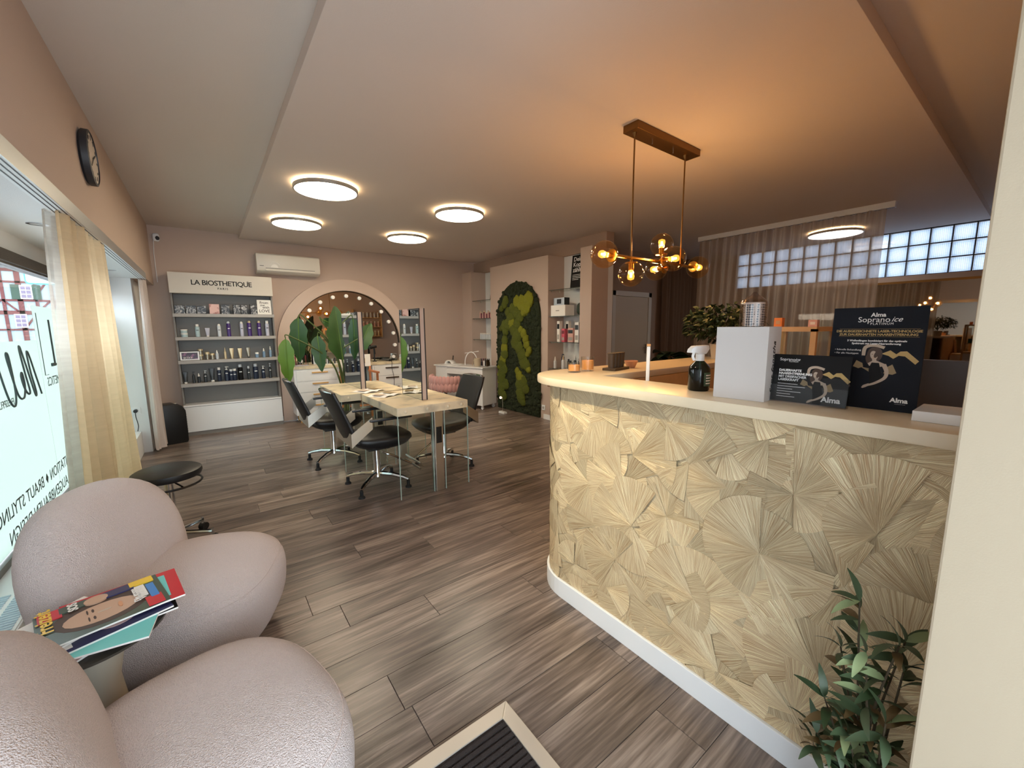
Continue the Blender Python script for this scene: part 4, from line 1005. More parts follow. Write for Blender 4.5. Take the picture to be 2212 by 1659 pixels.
MB().lathe([(.016,.112),(.016,.135),(.013,.138)],20).build('collar','white_trim',t,smooth=True)
MB().at(0,0,0,PI/2).prism([(-.055,.143),(-.05,.157),(-.035,.168),(.03,.17),(.034,.155),(.02,.137),(-.015,.137),(-.03,.142)],-.012,.012).build('trigger_head','white_trim',t,bevel=.004,smooth=True)
MB().tube(bez([(-.03,0,.143),(-.034,0,.128),(-.027,0,.115)]),.005,6).build('trigger','white_trim',t,smooth=True)
MB().tube([(0,0,.12),(.005,0,.01)],.0025,6).build('dip_tube','paper',t)
MB().at(0,0,0).grid(lambda u,v:(.0388*math.cos(-1.9+1.3*u),.0388*math.sin(-1.9+1.3*u),.02+.05*v),8,2).build('label_print',mat('label_green',(60,84,66),.5),t,smooth='all')
for k in range(4): MB().grid(lambda u,v:(.0391*math.cos(-1.7+.8*u),.0391*math.sin(-1.7+.8*u),.028+.01*k+.004*v),6,2).build('label_line','paper',t)
bx=thing('gift_box','plain white gift box standing upright on the counter','box',(1.445,.612,ZC),math.radians(4))
MB().box(-.06,.06,-.078,.078,0,.237).build('carton',mat('box_white',(206,200,196),.6),bx,bevel=.001)
text('Sant fonatha',.034,'print_black',bx,frame4((.0,-.0785,.105),(0,0,1),(-1,0,0)),shear=.35,label='black script lettering up the side')
bg_=thing('wrapped_tin','honeycomb patterned tin wrapped in clear plastic on the white box','tin',(1.455,.605,ZC+.2375))
hc=bpy.data.materials.new('honeycomb'); hc.use_nodes=True
def _hc():
    n=hc.node_tree.nodes; L=hc.node_tree.links; p=n['Principled BSDF']; tc=n.new('ShaderNodeTexCoord'); v=n.new('ShaderNodeTexVoronoi'); v.inputs['Scale'].default_value=130; v.inputs['Randomness'].default_value=.12
    L.new(tc.outputs['Object'],v.inputs['Vector']); r=n.new('ShaderNodeValToRGB'); r.color_ramp.interpolation='CONSTANT'; r.color_ramp.elements[0].color=(*lin((52,58,74)),1); r.color_ramp.elements[1].position=.42; r.color_ramp.elements[1].color=(*lin((226,222,216)),1)
    L.new(v.outputs['Distance'],r.inputs['Fac']); L.new(r.outputs['Color'],p.inputs['Base Color'])
_hc()
MB().cyl(.031,.002,.072,28).build('tin_body',hc,bg_,smooth=True); MB().cyl(.0315,.072,.078,28).build('tin_lid','paper',bg_,smooth=True)
def bag(u,v):
    a=2*PI*u; k=1 if v<.72 else max(.12,1-(v-.72)/.28); r=(.037+.002*math.sin(5*a))*k; sq=1+.12*math.cos(4*a)
    return (r*sq*math.cos(a)*(k if v>.8 else 1),r*sq*math.sin(a),.001+.112*v)
MB().grid(bag,30,14,cu=True).build('plastic_wrap','plastic_bag',bg_,smooth='all')
# posters
def easel(name,label,cat,x,yl,z,wd,ht,tilt,th=.003,bm='print_navy'):
    """upright sheet facing the entrance: local x = right, y = up, z = towards viewer"""
    t=thing(name,label,cat); X=Vector((0,-1,0)); U=Vector((math.sin(tilt),0,math.cos(tilt))); N=X.cross(U)
    t.matrix_world=Matrix(((X.x,U.x,N.x,x),(X.y,U.y,N.y,yl),(X.z,U.z,N.z,z),(0,0,0,1)))
    if bm: MB().box(0,wd,0,ht,-th,0).build('board',bm,t,bevel=.0008)
    return t
def I4(x,y,z=.0003): return Matrix.Translation((x,y,z))
def woman(t,ox,oy,s,z0=.0002):
    """flat printed figure: arm over head, dark dress, arm hanging down, gold ribbons"""
    def el(cx,cy,rx,ry,m,z,rot=0):
        c,q=math.cos(rot),math.sin(rot)
        MB().prism([(ox+s*(cx+rx*math.cos(a*PI/12)*c-ry*math.sin(a*PI/12)*q),oy+s*(cy+rx*math.cos(a*PI/12)*q+ry*math.sin(a*PI/12)*c)) for a in range(24)],0,z0+z).build('printed_figure',m,t)
    def strip(pts,m,z,w):
        P=[(ox+s*a,oy+s*b) for a,b in pts]; L_=[];R_=[]
        ws=w if isinstance(w,list) else [w]*len(pts); P=bez(P,5); w=[ws[min(i//5,len(ws)-1)]+(ws[min(i//5+1,len(ws)-1)]-ws[min(i//5,len(ws)-1)])*(i%5)/5 for i in range(len(P))]
        for i,p in enumerate(P):
            q0=P[max(i-1,0)];q1=P[min(i+1,len(P)-1)]; dx,dy=q1[0]-q0[0],q1[1]-q0[1]; l=math.hypot(dx,dy) or 1
            ww=s*(w[i] if isinstance(w,list) else w); L_.append((p[0]-dy/l*ww,p[1]+dx/l*ww)); R_.append((p[0]+dy/l*ww,p[1]-dx/l*ww))
        MB().prism(L_+R_[::-1],0,z0+z).build('printed_figure',m,t)
    def poly(pts,m,z): MB().prism([(ox+s*a,oy+s*b) for a,b in pts],0,z0+z).build('printed_figure',m,t)
    poly([(.38,.80),(.50,.76),(.58,.70),(.66,.77),(.76,.76),(.93,.60),(.98,.67),(.78,.87),(.68,.86),(.62,.80),(.52,.88)],'print_gold',.0001)
    poly([(.50,.52),(.58,.58),(.66,.40),(.60,.36),(.45,.38)],'print_tan',.00012); poly([(-.08,.50),(-.03,.64),(.08,.58),(.1,.5),(.02,.46)],'print_tan',.0001); poly([(.05,.50),(.25,.46),(.42,.40),(.40,.34),(.2,.4)],'print_tan',.00011)
    el(.27,.78,.13,.17,'hair_print',.0002); el(.2,.66,.07,.13,'hair_print',.00021,.3)
    strip([(.42,.93),(.25,.98),(.1,.93),(.08,.75)],'skin_pale',.00022,[.03,.03,.035,.03])
    el(.26,.76,.062,.098,'skin_pale',.0003,.25); el(.31,.80,.04,.10,'hair_print',.00032,-.35); el(.232,.782,.013,.005,'hair_print',.00035,.2); el(.28,.79,.013,.005,'hair_print',.00035,.2); el(.262,.705,.016,.006,'terracotta',.00035,.2)
    strip([(.27,.68),(.29,.6)],'skin_pale',.00026,.035)
    poly([(.17,.58),(.25,.645),(.33,.64),(.46,.58),(.44,.53),(.32,.50),(.2,.53)],'skin_pale',.00025)
    strip([(.30,.60),(.30,.45),(.34,.25),(.33,.02)],'print_black',.0004,[.06,.10,.11,.09])
    strip([(.44,.57),(.50,.42),(.48,.28),(.34,.16),(.22,.10)],'skin_pale',.00046,[.04,.035,.03,.025,.02])
    strip([(.24,.12),(.16,.07),(.12,.03)],'skin_pale',.00047,[.022,.03,.012])
p2=easel('laser_poster','tall dark poster of the laser treatment standing on the counter','poster',1.515,.408,ZC,.205,.290,.05)
woman(p2,.07,.055,.13)
W,G='print_white','print_gold'
text('Alma',.0155,W,p2,I4(.103,.268),bold=.0004); text('Soprano',.021,W,p2,I4(.094,.2545),bold=.0); text('ice',.02,W,p2,I4(.142,.255),shear=.4); text('PLATINUM',.0088,W,p2,I4(.112,.243),space=1.25)
text('DIE AUSGEZEICHNETE LASER-TECHNOLOGIE',.0093,G,p2,I4(.104,.222),bold=.00025,space=.98); text('ZUR DAUERHAFTEN HAARENTFERNUNG',.0093,G,p2,I4(.104,.2125),bold=.00025,space=.98)
for yy in (.2285,.2065): MB().box(.018,.192,yy,yy+.0004,0,.0004).build('rule',G,p2)
text('3 Wellenl\u00e4ngen kombiniert f\u00fcr das optimale',.0073,W,p2,I4(.104,.195),bold=.0002); text('Spektrum zur Laser-Haarentfernung',.0073,W,p2,I4(.104,.187),bold=.0002)
text('\u2022 Schnelle Behandlung',.007,W,p2,I4(.012,.168),align='LEFT'); text('\u2022 F\u00fcr alle Hauttypen',.007,W,p2,I4(.012,.158),align='LEFT')
text('Alma',.0175,W,p2,I4(.168,.031),bold=.0006); MB().box(.16,.182,.021,.0214,0,.0004).build('rule',W,p2)
MB().at(.1,.0,-.004).box(-.05,.05,.0,.2,-.0015,-.0005).build('strut','black_plastic',p2)
p1=easel('flyer_holder','clear acrylic flyer holder with black laser flyers on the counter','flyer holder',1.452,.550,ZC,.216,.10,.10,bm=None)
MB().box(-.002,.214,.0,.085,.012,.014).build('front_plate','acrylic',p1); MB().box(-.002,.214,0,.12,-.012,-.010).build('back_plate','acrylic',p1); MB().box(-.002,.214,-.0,.002,-.012,.014).build('bottom_plate','acrylic',p1)
for xx in (-.002,.212): MB().box(xx,xx+.002,0,.085,-.012,.014).build('side_plate','acrylic',p1)
f1=easel('laser_flyer','landscape black flyer with white headline in the acrylic holder','flyer',1.447,.547,ZC+.003,.210,.148,.10,.002,'print_black')
woman(f1,.10,.0,.115); MB().box(.0,.21,.0,.052,0,.00012).build('grey_band',mat('print_grey',(44,46,48),.4),f1)
text('Soprano',.0125,W,f1,I4(.05,.132)); text('ice',.012,W,f1,I4(.0765,.1325),shear=.4); text('PLATINUM',.0045,W,f1,I4(.067,.1255),space=1.2)
for i,tx in enumerate(('DAUERHAFTE','HAARENTFERNUNG','MIT DREIFACHER','LASERKRAFT')): text(tx,.0098,W,f1,I4(.030,.098-i*.0098),bold=.0004,align='LEFT')
for i,(a,b) in enumerate(((.03,.085),(.03,.105),(.03,.072),(.03,.095),(.03,.068),(.03,.08))): MB().box(a,b,.055-i*.008,.0566-i*.008,0,.0004).build('text_line',W,f1)
text('Alma',.022,W,f1,I4(.172,.018,.0008),bold=.0007)
t=thing('white_tray','flat white box lying on the counter by the pillar','box',(1.46,.16,ZC)); MB().box(-.055,.09,-.068,.035,0,.026).build('carton','white_lacquer',t,bevel=.0015)
t=thing('desk_monitor','dark grey monitor back behind the flyers, beside the pillar','monitor',(1.74,.19,.745)); MB().box(-.01,.012,-.09,.055,.20,.53).build('panel',mat('monitor_grey',(86,84,88),.45),t,bevel=.003); MB().box(-.03,.05,-.06,.02,0,.012).build('foot','black_plastic',t); MB().box(.012,.03,-.03,-.0,.0,.4).build('stand','black_plastic',t)
t=thing('black_monitor','black screen edge in the shadow between poster and grey monitor','monitor',(1.80,.30,.745)); MB().box(-.01,.012,-.04,.12,.18,.48).build('panel','black_plastic',t,bevel=.003); MB().box(-.03,.05,-.03,.08,0,.012).build('foot','black_plastic',t); MB().box(.012,.03,.02,.05,.0,.35).build('stand','black_plastic',t)
t=thing('white_screen','thin white computer screen seen edge-on behind the counter','monitor',(1.66,1.14,.745),.60); MB().box(-.05,.14,-.008,.008,.08,.545).build('panel','white_lacquer',t,bevel=.003); MB().box(.02,.06,-.02,.02,0,.1).build('stand','aluminium',t); MB().box(-.03,.12,-.08,.08,0,.008).build('foot','aluminium',t)
MB().box(-.052,.142,-.0085,.0085,.545,.549).build('top_edge','kraft',t)
for (x,y,rz,h,lb) in ((1.90,1.28,.2,.30,'upright kraft paper card leaning inside the counter'),(1.70,1.29,-.2,.27,'kraft card leaning behind the white screen')):
    t=thing('kraft_card',lb,'card',(x,y,.7455),rz,'kraft cards'); MB().at(0,0,0,-.12).box(-.055,.055,-.002,.002,0,h).build('sheet','kraft',t); MB().at(0,0,0,-.12).box(-.03,.03,-.0026,-.002,h*.8,h*.82).build('print_line','oak_dark',t)
t=thing('card_box','low kraft box with a dark red label inside the counter','box',(1.98,1.0,.7455),.3); MB().box(-.1,.1,-.06,.06,0,.25).build('carton','kraft',t); MB().box(-.1005,-.1,-.03,.03,.16,.24).build('red_label','wine',t)

# ------------------------------------------------------------------ products
ORD=['first','second','third','fourth','fifth','sixth','seventh','eighth','ninth','tenth','eleventh','twelfth','thirteenth','fourteenth','fifteenth']
def product(kind,x,y,z,h,wd,bm,cm,label,group,cat=None,rz=0):
    r=wd/2; nm={'bottle':'care_bottle','spray':'spray_can','jar':'cream_jar','tube':'cream_tube','pump':'pump_bottle','dropper':'dropper_bottle','stack':'jar_stack'}[kind]
    t=thing(nm,label,cat or {'bottle':'bottle','spray':'spray can','jar':'jar','tube':'tube','pump':'bottle','dropper':'bottle','stack':'jars'}[kind],(x,y,z),rz,group)
    n=14
    if kind=='spray':
        MB().lathe([(.001,0),(r,0),(r,h*.82),(r*.8,h*.86)],n).build('can',bm,t,smooth=True); MB().lathe([(r*.78,h*.86),(r*.78,h*.93),(r*.4,h),(.001,h)],n).build('cap',cm,t,smooth=True)
    elif kind=='bottle':
        MB().lathe([(.001,0),(r*.96,0),(r,.006),(r,h*.78),(r*.55,h*.82)],n).build('body',bm,t,smooth=True); MB().lathe([(r*.7,h*.82),(r*.7,h*.985),(r*.6,h),(.001,h)],n).build('cap',cm,t,smooth=True)
    elif kind=='jar':
        MB().lathe([(.001,0),(r*.95,0),(r*.95,h*.68)],n).build('body',bm,t,smooth=True); MB().lathe([(r,h*.68),(r,h*.97),(r*.95,h),(.001,h)],n).build('lid',cm,t,smooth=True)
    elif kind=='stack':
        for k in range(2):
            zz=k*h/2; MB().lathe([(.001,zz),(r*.95,zz),(r*.95,zz+h*.34)],n).build('jar',bm,t,smooth=True); MB().lathe([(r,zz+h*.34),(r,zz+h*.49),(.001,zz+h*.497)],n).build('lid',cm,t,smooth=True)
    elif kind=='tube':
        MB().grid(lambda u,v:(r*math.cos(2*PI*u)*(.62+.38*v),r*.6*math.sin(2*PI*u)*(1-.93*v),h*.14+h*.86*v),16,5,cu=True).build('body',bm,t,smooth='all'); MB().cyl(r*.55,0,h*.15,n).build('cap',cm,t,smooth=True)
    elif kind=='pump':
        MB().lathe([(.001,0),(r,0),(r,h*.66),(r*.45,h*.71),(r*.45,h*.76)],n).build('body',bm,t,smooth=True); MB().lathe([(r*.5,h*.76),(r*.5,h*.82),(r*.2,h*.83),(r*.2,h*.93),(r*.55,h*.94),(r*.55,h),(.001,h)],n).tube([(0,0,h*.965),(r*1.1,0,h*.955)],r*.2,6).build('pump_head',cm,t,smooth=True)
    else:
        MB().lathe([(.001,0),(r,0),(r,h*.6),(r*.5,h*.68)],n).build('body',bm,t,smooth=True); MB().lathe([(r*.55,h*.66),(r*.55,h*.8),(r*.35,h*.86),(r*.25,h),(.001,h)],n).build('cap',cm,t,smooth=True)
    if kind in ('spray','bottle','pump') and wd>.035:
        tm='print_white' if bm in ('purple','navy_bottle','charcoal','print_black') else 'charcoal'
        MB().grid(lambda u,v:((r+.0006)*math.cos(-2.1+1.1*u),(r+.0006)*math.sin(-2.1+1.1*u),h*(.5+.05*v)),6,2).build('label_mark',tm,t,smooth='all')
    return t
R2=[('stack',-.219,.100,.075,'ice_teal','paper','two pale teal jars stacked'),('bottle',-.08,.165,.05,'ice_teal','paper','pale teal bottle with white cap'),('tube',.025,.115,.054,'lilac_grey','paper','grey tube standing on its cap'),('spray',.153,.168,.044,'silver_white','paper','white tapered spray'),('spray',.26,.204,.045,'purple','silver_white','purple spray can'),('spray',.408,.2,.043,'lilac_grey','paper','light grey tapered spray'),('spray',.499,.214,.05,'purple','champagne','purple spray can with gold cap'),('spray',.615,.214,.048,'purple','champagne','slim purple spray can with gold cap'),('bottle',.713,.214,.048,'lilac_grey','paper','lilac-grey bottle with white cap')]
R3=[('stack',-.074,.143,.054,'pewter','champagne','two pewter jars stacked'),('jar',-.005,.1,.05,'pewter','champagne','tall pewter jar'),('jar',.05,.08,.05,'pewter','champagne','low pewter jar'),('dropper',.101,.12,.036,'silver_white','paper','white dropper bottle'),('dropper',.192,.152,.028,'champagne','champagne','slim champagne vial'),('tube',.267,.14,.053,'champagne','champagne','champagne tube left of its twin'),('tube',.362,.136,.053,'champagne','champagne','champagne tube right of its twin'),('tube',.461,.142,.05,'pewter','charcoal','dark metallic tube'),('jar',.559,.072,.046,'mist_blue','paper','small blue-grey jar'),('dropper',.645,.126,.036,'mist_blue','paper','blue bottle with white tip'),('dropper',.726,.152,.034,'mist_blue','paper','taller blue bottle with white tip')]
R4=[('tube',-.26,.151,.06,'charcoal','paper','dark tube on a white cap'),('pump',-.174,.149,.034,'charcoal','charcoal','slim grey pump bottle'),('dropper',-.12,.123,.034,'charcoal','paper','small grey bottle with white tip'),('pump',-.05,.158,.038,'charcoal','silver_white','grey pump bottle'),('tube',.025,.18,.066,'charcoal','paper','wide dark tube on a white cap'),('bottle',.102,.189,.048,'navy_bottle','paper','navy bottle with white cap'),('pump',.185,.197,.053,'navy_bottle','paper','navy pump bottle'),('bottle',.235,.155,.05,'navy_bottle','silver_white','short navy bottle with silver cap'),('bottle',.275,.16,.055,'navy_bottle','paper','short navy bottle with round white cap'),('bottle',.344,.216,.06,'print_black','silver_white','tall black bottle'),('bottle',.44,.186,.036,'charcoal','silver_white','slim grey bottle'),('bottle',.526,.214,.064,'navy_bottle','silver_white','broad navy bottle with silver cap'),('pump',.617,.18,.046,'navy_bottle','paper','navy bottle with white spray head'),('pump',.703,.213,.038,'charcoal','silver_white','slim tall grey pump bottle')]
for rows,z,nm in ((R2,1.2925,'second'),(R3,.9905,'third'),(R4,.6885,'bottom')):
    for i,(k,x,h,wd,bm,cm,ds) in enumerate(rows):
        product(k,x,6.775,z,h,wd,bm,cm,f"{ds}, {ORD[i]} from left on the {nm} shelf board",f'products on the {nm} board')
# top row of boxes with photographs
bw=bpy.data.materials.new('bw_photo'); bw.use_nodes=True
def _bw():
    n=bw.node_tree.nodes; L=bw.node_tree.links; p=n['Principled BSDF']; tc=n.new('ShaderNodeTexCoord'); oi=n.new('ShaderNodeObjectInfo'); mp=n.new('ShaderNodeVectorMath'); mp.operation='ADD'
    cb=n.new('ShaderNodeMath'); cb.operation='MULTIPLY'; cb.inputs[1].default_value=50; L.new(oi.outputs['Random'],cb.inputs[0]); L.new(tc.outputs['Object'],mp.inputs[0]); L.new(cb.outputs[0],mp.inputs[1])
    t=n.new('ShaderNodeTexNoise'); t.inputs['Scale'].default_value=16; t.inputs['Distortion'].default_value=2.5; L.new(mp.outputs[0],t.inputs['Vector'])
    r=n.new('ShaderNodeValToRGB'); r.color_ramp.elements[0].position=.48; r.color_ramp.elements[0].color=(*lin((26,24,24)),1); r.color_ramp.elements[1].position=.68; r.color_ramp.elements[1].color=(*lin((190,186,182)),1)
    L.new(t.outputs['Fac'],r.inputs['Fac']); L.new(r.outputs['Color'],p.inputs['Base Color']); p.inputs['Roughness'].default_value=.35
_bw(); MATS['bw_photo']=bw
pinkp=mat('pink_photo',(224,180,168),.4,noisecol=(14,(170,110,100),.5,.6))
for i,(x,h,wd) in enumerate(((-.236,.105,.104),(-.122,.105,.108),(-.012,.104,.097),(.125,.129,.108),(.246,.124,.095),(.375,.127,.083),(.459,.125,.073),(.578,.137,.093))):
    t=thing('photo_box',('gift box with a pale pink hand photograph' if i==3 else 'gift box with a black-and-white photograph')+f', {ORD[i]} from left on the top board','box',(x,6.78,1.5925),0,'photo boxes on the top board')
    MB().box(-wd/2,wd/2,-.02,.05,0,h).build('carton','print_black' if i!=3 else 'blush',t); MB().box(-wd/2+.002,wd/2-.002,-.0208,-.0195,.002,h-.002).build('photo_print',pinkp if i==3 else bw,t)
t=thing('love_sign','white card reading From me with LOVE at the right end of the top board','sign',(.698,6.75,1.594))
MB().at(0,0,0,-.06).box(-.085,.085,-.004,.004,0,.2).build('card','paper',t)
for tx,zz,sz,dx in (('From',.16,.048,0),('me',.125,.045,-.02),('with',.095,.048,.02),('LOVE',.045,.055,0)): text(tx,sz,'print_black',t,Matrix.Rotation(-.06,4,'X')@frame4((dx,-.0045,zz),(1,0,0),(0,0,1)),bold=.0004)
t=thing('tablet_frame','white framed tablet screen at the left end of the third board','tablet',(-.188,6.735,.992))
MB().at(0,0,0,-.12).box(-.1,.1,-.006,.006,0,.112).build('frame','white_lacquer',t,bevel=.004); MB().at(0,0,0,-.12).box(-.083,.083,-.0072,-.006,.014,.098).build('screen',mat('screen_purple',(60,40,58),.2,noisecol=(18,(150,90,130),.5,.6)),t)
text('BOXY',.035,'paper',t,Matrix.Rotation(-.12,4,'X')@frame4((-.02,-.0076,.03),(1,0,0),(0,0,1)))

# ------------------------------------------------------------------ glass shelves in the niches
def gshelf(y0,y1,z,lb):
    t=thing('glass_shelf',lb,'shelf',(4.05,(y0+y1)/2,z),0,'glass niche shelves'); w=(y1-y0)/2-.002
    MB().box(0,.29,-w,w,-.008,0).build('pane','glass_clear',t); MB().box(-.001,.0005,-w,w,-.008,0).build('front_edge',mat('glass_edge_dark',(70,78,72),.2),t)
    for s in (-1,1):
        for xx in (.05,.2): MB().at(xx,s*(w-.008),-.012).box(-.008,.008,-.008,.008,-.012,.004).build('bracket','steel_brushed',t)
nn=['top','second','third','lowest']
for i,z in enumerate((1.915,1.54,1.17,.78)): gshelf(3.85,4.485,z,f'{nn[i]} glass shelf in the niche nearer the door')
for i,z in enumerate((1.88,1.555,1.17)): gshelf(5.98,6.62,z,f'{nn[i] if i<2 else "lowest"} glass shelf in the niche above the manicure desk')
# niche beside the door: local y grows away from the viewer
pst=thing('niche_poster','black poster with white headline on the top glass shelf','poster'); X=Vector((0,-1,0)); U=Vector((.1,0,.995)); N=X.cross(U)
pst.matrix_world=Matrix(((X.x,U.x,N.x,4.26),(X.y,U.y,N.y,4.27),(X.z,U.z,N.z,1.9155),(0,0,0,1)))
MB().box(0,.36,0,.48,-.006,0).build('board','print_black',pst)
MB().prism([(.22,.3),(.3,.46),(.34,.46),(.34,.3),(.26,.1)],0,.0004).build('photo_area',mat('print_dim',(46,50,46),.4),pst)
for i,tx in enumerate(('Deine','Kopfhaut','z\u00e4hlt.')): text(tx,.085,'print_white',pst,I4(.03,.42-.075*i,.0008),align='LEFT',bold=.001)
for i,wd in enumerate((.16,.19,.2,.12)): MB().box(.03,.03+wd,.2-i*.022,.206-i*.022,0,.0006).build('text_line','print_white',pst)
t=thing('framed_print','white framed print leaning on the niche top shelf above the desk','picture',(4.22,6.12,1.8805)); MB().at(0,0,0,0,.12).box(-.01,.01,-.13,.13,0,.42).build('mat_board','paper',t); MB().at(0,0,0,0,.12).box(-.013,.012,.13,.145,0,.43).build('frame_side','oak_dark',t)
t=thing('radio_box','silver radio with dark display on the white carton','radio',(4.14,4.33,1.6955)); MB().box(-.05,.05,-.12,.10,0,.105).build('case','aluminium',t,bevel=.004); MB().box(-.0515,-.05,-.06,.03,.02,.085).build('display','black_plastic',t); MB().box(-.048,.052,-.121,-.12,.0,.105).build('side','black_plastic',t)
t=thing('white_carton','white carton on the second glass shelf','box',(4.15,4.30,1.5405)); MB().box(-.09,.09,-.14,.155,0,.154).build('carton','paper',t,bevel=.002); MB().box(-.0905,-.09,-.02,.05,.07,.085).build('print_mark','grey_light',t)
t=thing('wash_bag','dark green bag with a loop on the second glass shelf','bag',(4.17,3.93,1.5405)); MB().at(0,0,.09).blob(.07,.085,.09,.75,.8).build('pouch',mat('bag_green',(46,58,50),.7),t,smooth='all'); MB().tube([(.0,-.03+.045*math.cos(a*PI/10),.17+.05*math.sin(a*PI/10)) for a in range(11)],.006,6).build('loop','black_plastic',t,smooth=True)
n2=[('tall white product box with black panel',4.37,.30,.055,'paper','print_black'),('tall white box with black panel behind the red one',4.27,.30,.055,'paper','print_black'),('glass bottle box with red print',4.27,.19,.06,'pink','wine'),('patterned gift set box',4.12,.2,.1,'blush','charcoal'),('white product box with purple-black panel',4.0,.28,.075,'paper','charcoal')]
for i,(ds,y,h,wd,m1,m2) in enumerate(n2):
    t=thing('product_box',ds+' on the third niche shelf','box',(4.16 if i!=1 else 4.24,y,1.1705),0,'boxes on the third niche shelf'); MB().box(-.03,.03,-wd/2,wd/2,0,h).build('carton',m1,t,bevel=.002); MB().box(-.031,-.03,-wd/2+.006,wd/2-.006,h*.62,h*.86).build('panel',m2,t); MB().box(-.031,-.03,-wd/2+.01,wd/2-.01,h*.12,h*.35).build('picture','grey_light',t)
product('bottle',4.14,3.90,1.1705,.27,.07,'purple','purple','tall purple bottle at the right end of the third niche shelf','niche bottles')
nb=[('dropper',4.42,.17,.045,'silver_white','paper','white tapered bottle'),('bottle',4.34,.21,.05,'navy_bottle','navy_bottle','dark blue bottle'),('dropper',4.25,.2,.05,'silver_white','champagne','frosted bottle'),('jar',4.20,.12,.06,'paper','charcoal','white jar with dark lid'),('bottle',4.14,.15,.04,'charcoal','charcoal','small dark bottle'),('dropper',4.09,.2,.045,'charcoal','silver_white','dark bottle with silver tip'),('jar',4.04,.11,.05,'paper','charcoal','small white jar'),('bottle',3.98,.16,.06,'wine','silver_white','wine-red bottle'),('bottle',3.92,.17,.05,'charcoal','charcoal','black bottle'),('dropper',3.88,.19,.04,'silver_white','paper','slim white bottle')]
for i,(k,y,h,wd,bm,cm,ds) in enumerate(nb): product(k,4.12+(.08 if i%2 else 0),y,.7805,h,wd,bm,cm,f'{ds}, {ORD[i]} from left on the lowest niche shelf','niche bottles')
for i in range(9): product('bottle',4.15,6.10+i*.045+.05,1.5555,.10+.02*(i%3),.03,'wine' if i%2 else 'blush','champagne',f'tiny red and gold flask, {ORD[8-i]} from left on the shelf above the desk','red flasks')
for i in range(10): product('bottle',4.15,6.05+i*.05,1.1705,.115,.03,'silver_white','paper',f'tiny white bottle, {ORD[9-i]} from left on the lowest shelf above the desk','tiny white bottles')

# things on the make-up worktop
ZW=.8403
t=thing('makeup_palette','open make-up palette on the left end of the worktop','palette',(1.10,6.72,ZW),.2); MB().box(-.09,.09,-.05,.05,0,.012).build('tray','lilac_grey',t)
for i in range(4): MB().at(-.06+i*.04,0,.012).cyl(.014,0,.003,12).build('pan',['wine','blush','terracotta','kraft'][i],t)
for i,(x,h,m) in enumerate(((1.05,.14,'wine'),(1.08,.17,'print_black'),(1.12,.15,'charcoal'),(1.16,.18,'print_black'),(1.19,.15,'wine'),(1.22,.17,'print_black'))):
    tag(MB().lathe([(.004,0),(.006,h*.6),(.012,h*.75),(.008,h*.95),(.001,h)],8).build('makeup_brush',m,smooth=True,loc=(x,6.84,ZW)),f'upright make-up brush, {ORD[i]} from left on the worktop','brush','make-up brushes')
t=thing('cosmetics_tray','white tray of small cosmetics on the worktop behind the big leaves','tray',(1.47,6.73,ZW)); MB().box(-.14,.14,-.07,.07,0,.01).build('tray','paper',t)
for i in range(9): MB().cyl(.011,.01,.06+.02*(i%3),8,-.11+i*.027,.02*((i%2)*2-1)).build('cosmetic',['print_black','silver_white','charcoal'][i%3],t,smooth=True)
t=thing('product_card','small upright white card on the worktop','card',(1.33,6.86,ZW)); MB().box(-.03,.03,-.003,.003,0,.16).build('sheet','silver_white',t)
t=thing('hair_clippers','black hair tools with a hanging cord on the right worktop','hair tools',(2.47,6.70,ZW))
rn=random.Random(5)
for i in range(7):
    x0=rn.uniform(-.10,.06); y0=rn.uniform(-.07,.08); a=rn.uniform(0,3); MB().tube([(x0-.07*math.cos(a),max(-.13,y0-.05*math.sin(a)),.02),(x0+.07*math.cos(a),y0+.05*math.sin(a),.03)],[.018,.012],8).build('tool','black_plastic',t,smooth=True)
MB().tube(bez([(-.1,-.1,.02),(-.05,-.165,.0),(-.06,-.19,-.1),(-.03,-.19,-.3),(-.05,-.19,-.5)]),.004,6).build('cord','black_plastic',t,smooth=True)
t=thing('tool_stand','black upright hair dryer stand on the right worktop','stand',(2.22,6.78,ZW)); MB().cyl(.035,0,.015,16).cyl(.012,.015,.2,10).build('post','black_plastic',t,smooth=True); MB().tube([(-.07,0,.23),(.04,0,.25)],[.03,.022],10).tube([(.0,0,.23),(.01,0,.12)],.014,8).build('dryer','black_plastic',t,smooth=True)
t=thing('paper_towels','pile of white wipes at the right end of the worktop','wipes',(2.685,6.72,ZW)); MB().box(-.05,.05,-.05,.05,0,.05).build('pile','paper',t,bevel=.006); MB().box(-.045,.045,-.045,.045,.05,.10).build('pile_upper','silver_white',t,bevel=.01)
# warm shelf behind the reception, seen in the arched mirror
ws=thing('reception_shelf','wooden product shelf on the wall behind the reception desk','shelf',(4.3,.089,0))
for z in (1.15,1.45,1.75): MB().box(-.45,.45,.001,.2,z-.02,z).build('board','oak_light',ws)
for s in (-1,1): MB().box(s*.45-.01,s*.45+.01,.001,.2,1.10,2.0).build('upright','oak_light',ws)
for r,z in enumerate((1.15,1.45,1.75)):
    for i in range(7): product('bottle',3.94+i*.12,.2,z+.0005,.17,.06,['champagne','blush','silver_white'][r],'paper',f'pale bottle, {ORD[i]} from the pillar on the {["lower","middle","upper"][r]} reception shelf','reception shelf bottles')

